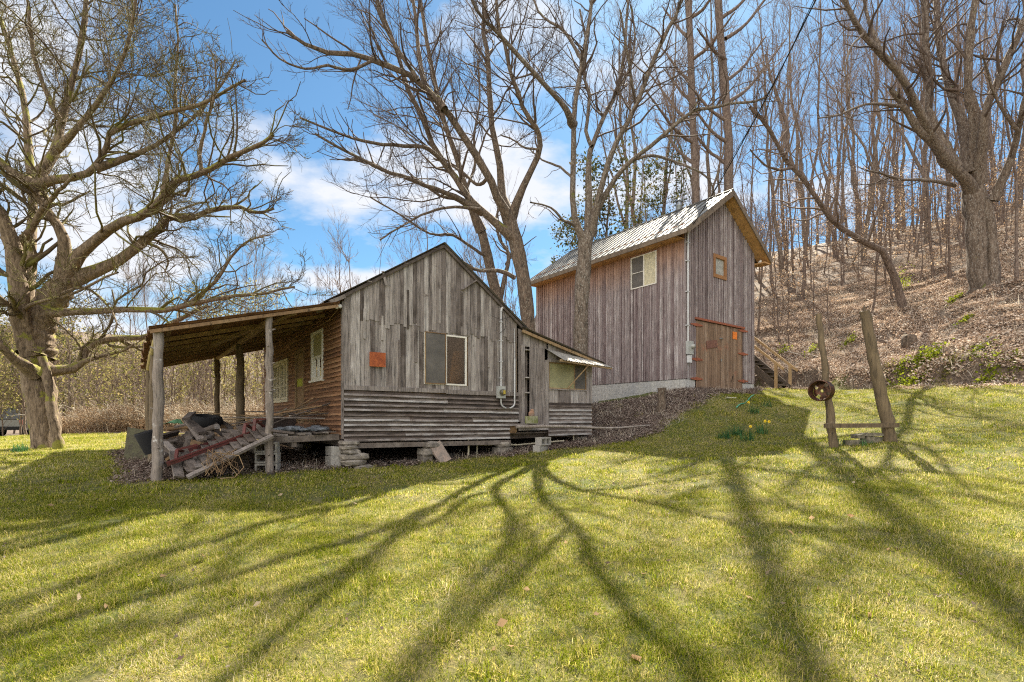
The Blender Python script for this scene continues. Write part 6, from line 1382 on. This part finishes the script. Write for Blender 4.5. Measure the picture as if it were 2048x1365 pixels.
# labels: tell look-alikes apart by what stands near them, then by their order from the left
ORD = ['leftmost']+[w_+' from left' for w_ in 'second third fourth fifth sixth seventh eighth ninth tenth eleventh twelfth thirteenth fourteenth fifteenth sixteenth seventeenth eighteenth nineteenth twentieth twenty-first twenty-second twenty-third twenty-fourth twenty-fifth twenty-sixth twenty-seventh twenty-eighth twenty-ninth thirtieth thirty-first thirty-second thirty-third thirty-fourth thirty-fifth thirty-sixth thirty-seventh thirty-eighth thirty-ninth fortieth'.split()]
LM = [(-400, 'left of the mossy tree'), (60, 'behind the mossy tree'), (260, 'between the mossy tree and the porch'), (300, 'seen through the porch posts'), (560, 'above the porch roof'), (690, 'behind the grey house gable'), (1000, 'between the two buildings'), (1180, 'behind the forked yard tree'), (1290, 'above the barn roof'), (1420, 'above the barn peak'), (1530, 'just right of the barn'), (1600, 'above the stair rails'), (1640, 'above the thin post'), (1700, 'above the thick post'), (1780, 'beside the leaning tree foot'), (1860, 'left of the massive maple'), (1945, 'behind the massive maple'), (2010, 'at the right edge')]
def relabel(group, short):
    obs = [o for o in sc.objects if o.parent is None and o.get('group') == group]
    bins = {}
    for o in obs:
        px = CX+F*o.location.x/max(o.location.y, 1); k = max(i for i, (p_, _) in enumerate(LM) if p_ <= max(px, -399)); bins.setdefault(k, []).append((px, o))
    for k, it in bins.items():
        it.sort(key=lambda q: q[0])
        for i, (px, o) in enumerate(it):
            o['label'] = (short+' '+LM[k][1]) if len(it) == 1 else ORD[i]+' '+short+' '+LM[k][1]
for g_, sh in (('tall trees on the hillside', 'tall bare hillside tree'), ('young pole trees on the hillside', 'thin pole-like hillside tree'), ('tan leaved saplings on the hillside', 'tan-leaved sapling'), ('far tan leaved saplings up the hillside', 'distant tan-leaved sapling'), ('sticks lying on the hillside', 'fallen stick on the leafy slope'), ('trees behind the tall barn', 'bare woodland tree'), ('low trees behind the barn', 'low bare tree'), ('far bare trees beyond the house', 'far grey bare tree'), ('small trees behind the briars', 'small twiggy tree'), ('olive-green small trees behind the briars', 'olive-green small tree'), ('dark evergreens beyond the field', 'dark evergreen')): relabel(g_, sh)
PLACE = lambda o: ('at the back' if hs_(np.array([o.location.x]), np.array([o.location.y]))[1][0] > 2.2 else 'in the middle' if hs_(np.array([o.location.x]), np.array([o.location.y]))[1][0] > 1.2 else 'at the front')
for g_, sh in (('logs in the wood heap', 'short split log'), ('boards in the wood heap', 'short scrap board'), ('sticks piled on the porch deck', 'long thin stick')):
    bins = {}
    for o in sc.objects:
        if o.get('group') == g_:
            hh = 'high' if o.location.z > -.35 else 'low'
            if g_[0] == 's': hh = 'high' if o.location.z > .03 else 'low'
            bins.setdefault((hh, PLACE(o)), []).append(o)
    for (hh, pl), it in bins.items():
        it.sort(key=lambda o: o.location.x/o.location.y)
        for i, o in enumerate(it): o['label'] = ORD[i]+' '+sh+' lying '+hh+' '+pl+(' of the dark wood heap' if g_[0] != 's' else ' of the brush pile')
# leaves lying on the lawn
lawn_leaves = []
for k in range(46):
    px = rb.uniform(60, 2000); py = rb.uniform(960, 1340)
    p_ = ground(px, py, 1.5); r_ = np.random.RandomState(k); v_, f_ = leaf_quads(r_, np.zeros((1, 3)), .075, 0, .7); me_o = np_mesh('fallen_leaf', v_, f_, M['deadleaf'], tone=r_.rand(1)); me_o.location = p_+Vector((0, 0, .035))
    lawn_leaves.append((px, py, me_o)); tag(me_o, 'curled brown leaf lying on the lawn', 'leaf', 'leaves lying on the lawn')

bins = {}
for px, py, o in lawn_leaves: bins.setdefault((0 if py < 1060 else 1 if py < 1190 else 2, int(px//512)), []).append((px, o))
for (r_, c_), it in bins.items():
    it.sort(key=lambda q: q[0])
    for i, (px, o) in enumerate(it): o['label'] = ORD[i]+' curled brown leaf on the '+('upper', 'middle', 'nearest')[r_]+' lawn, '+('far left', 'left of centre', 'right of centre', 'far right')[c_]
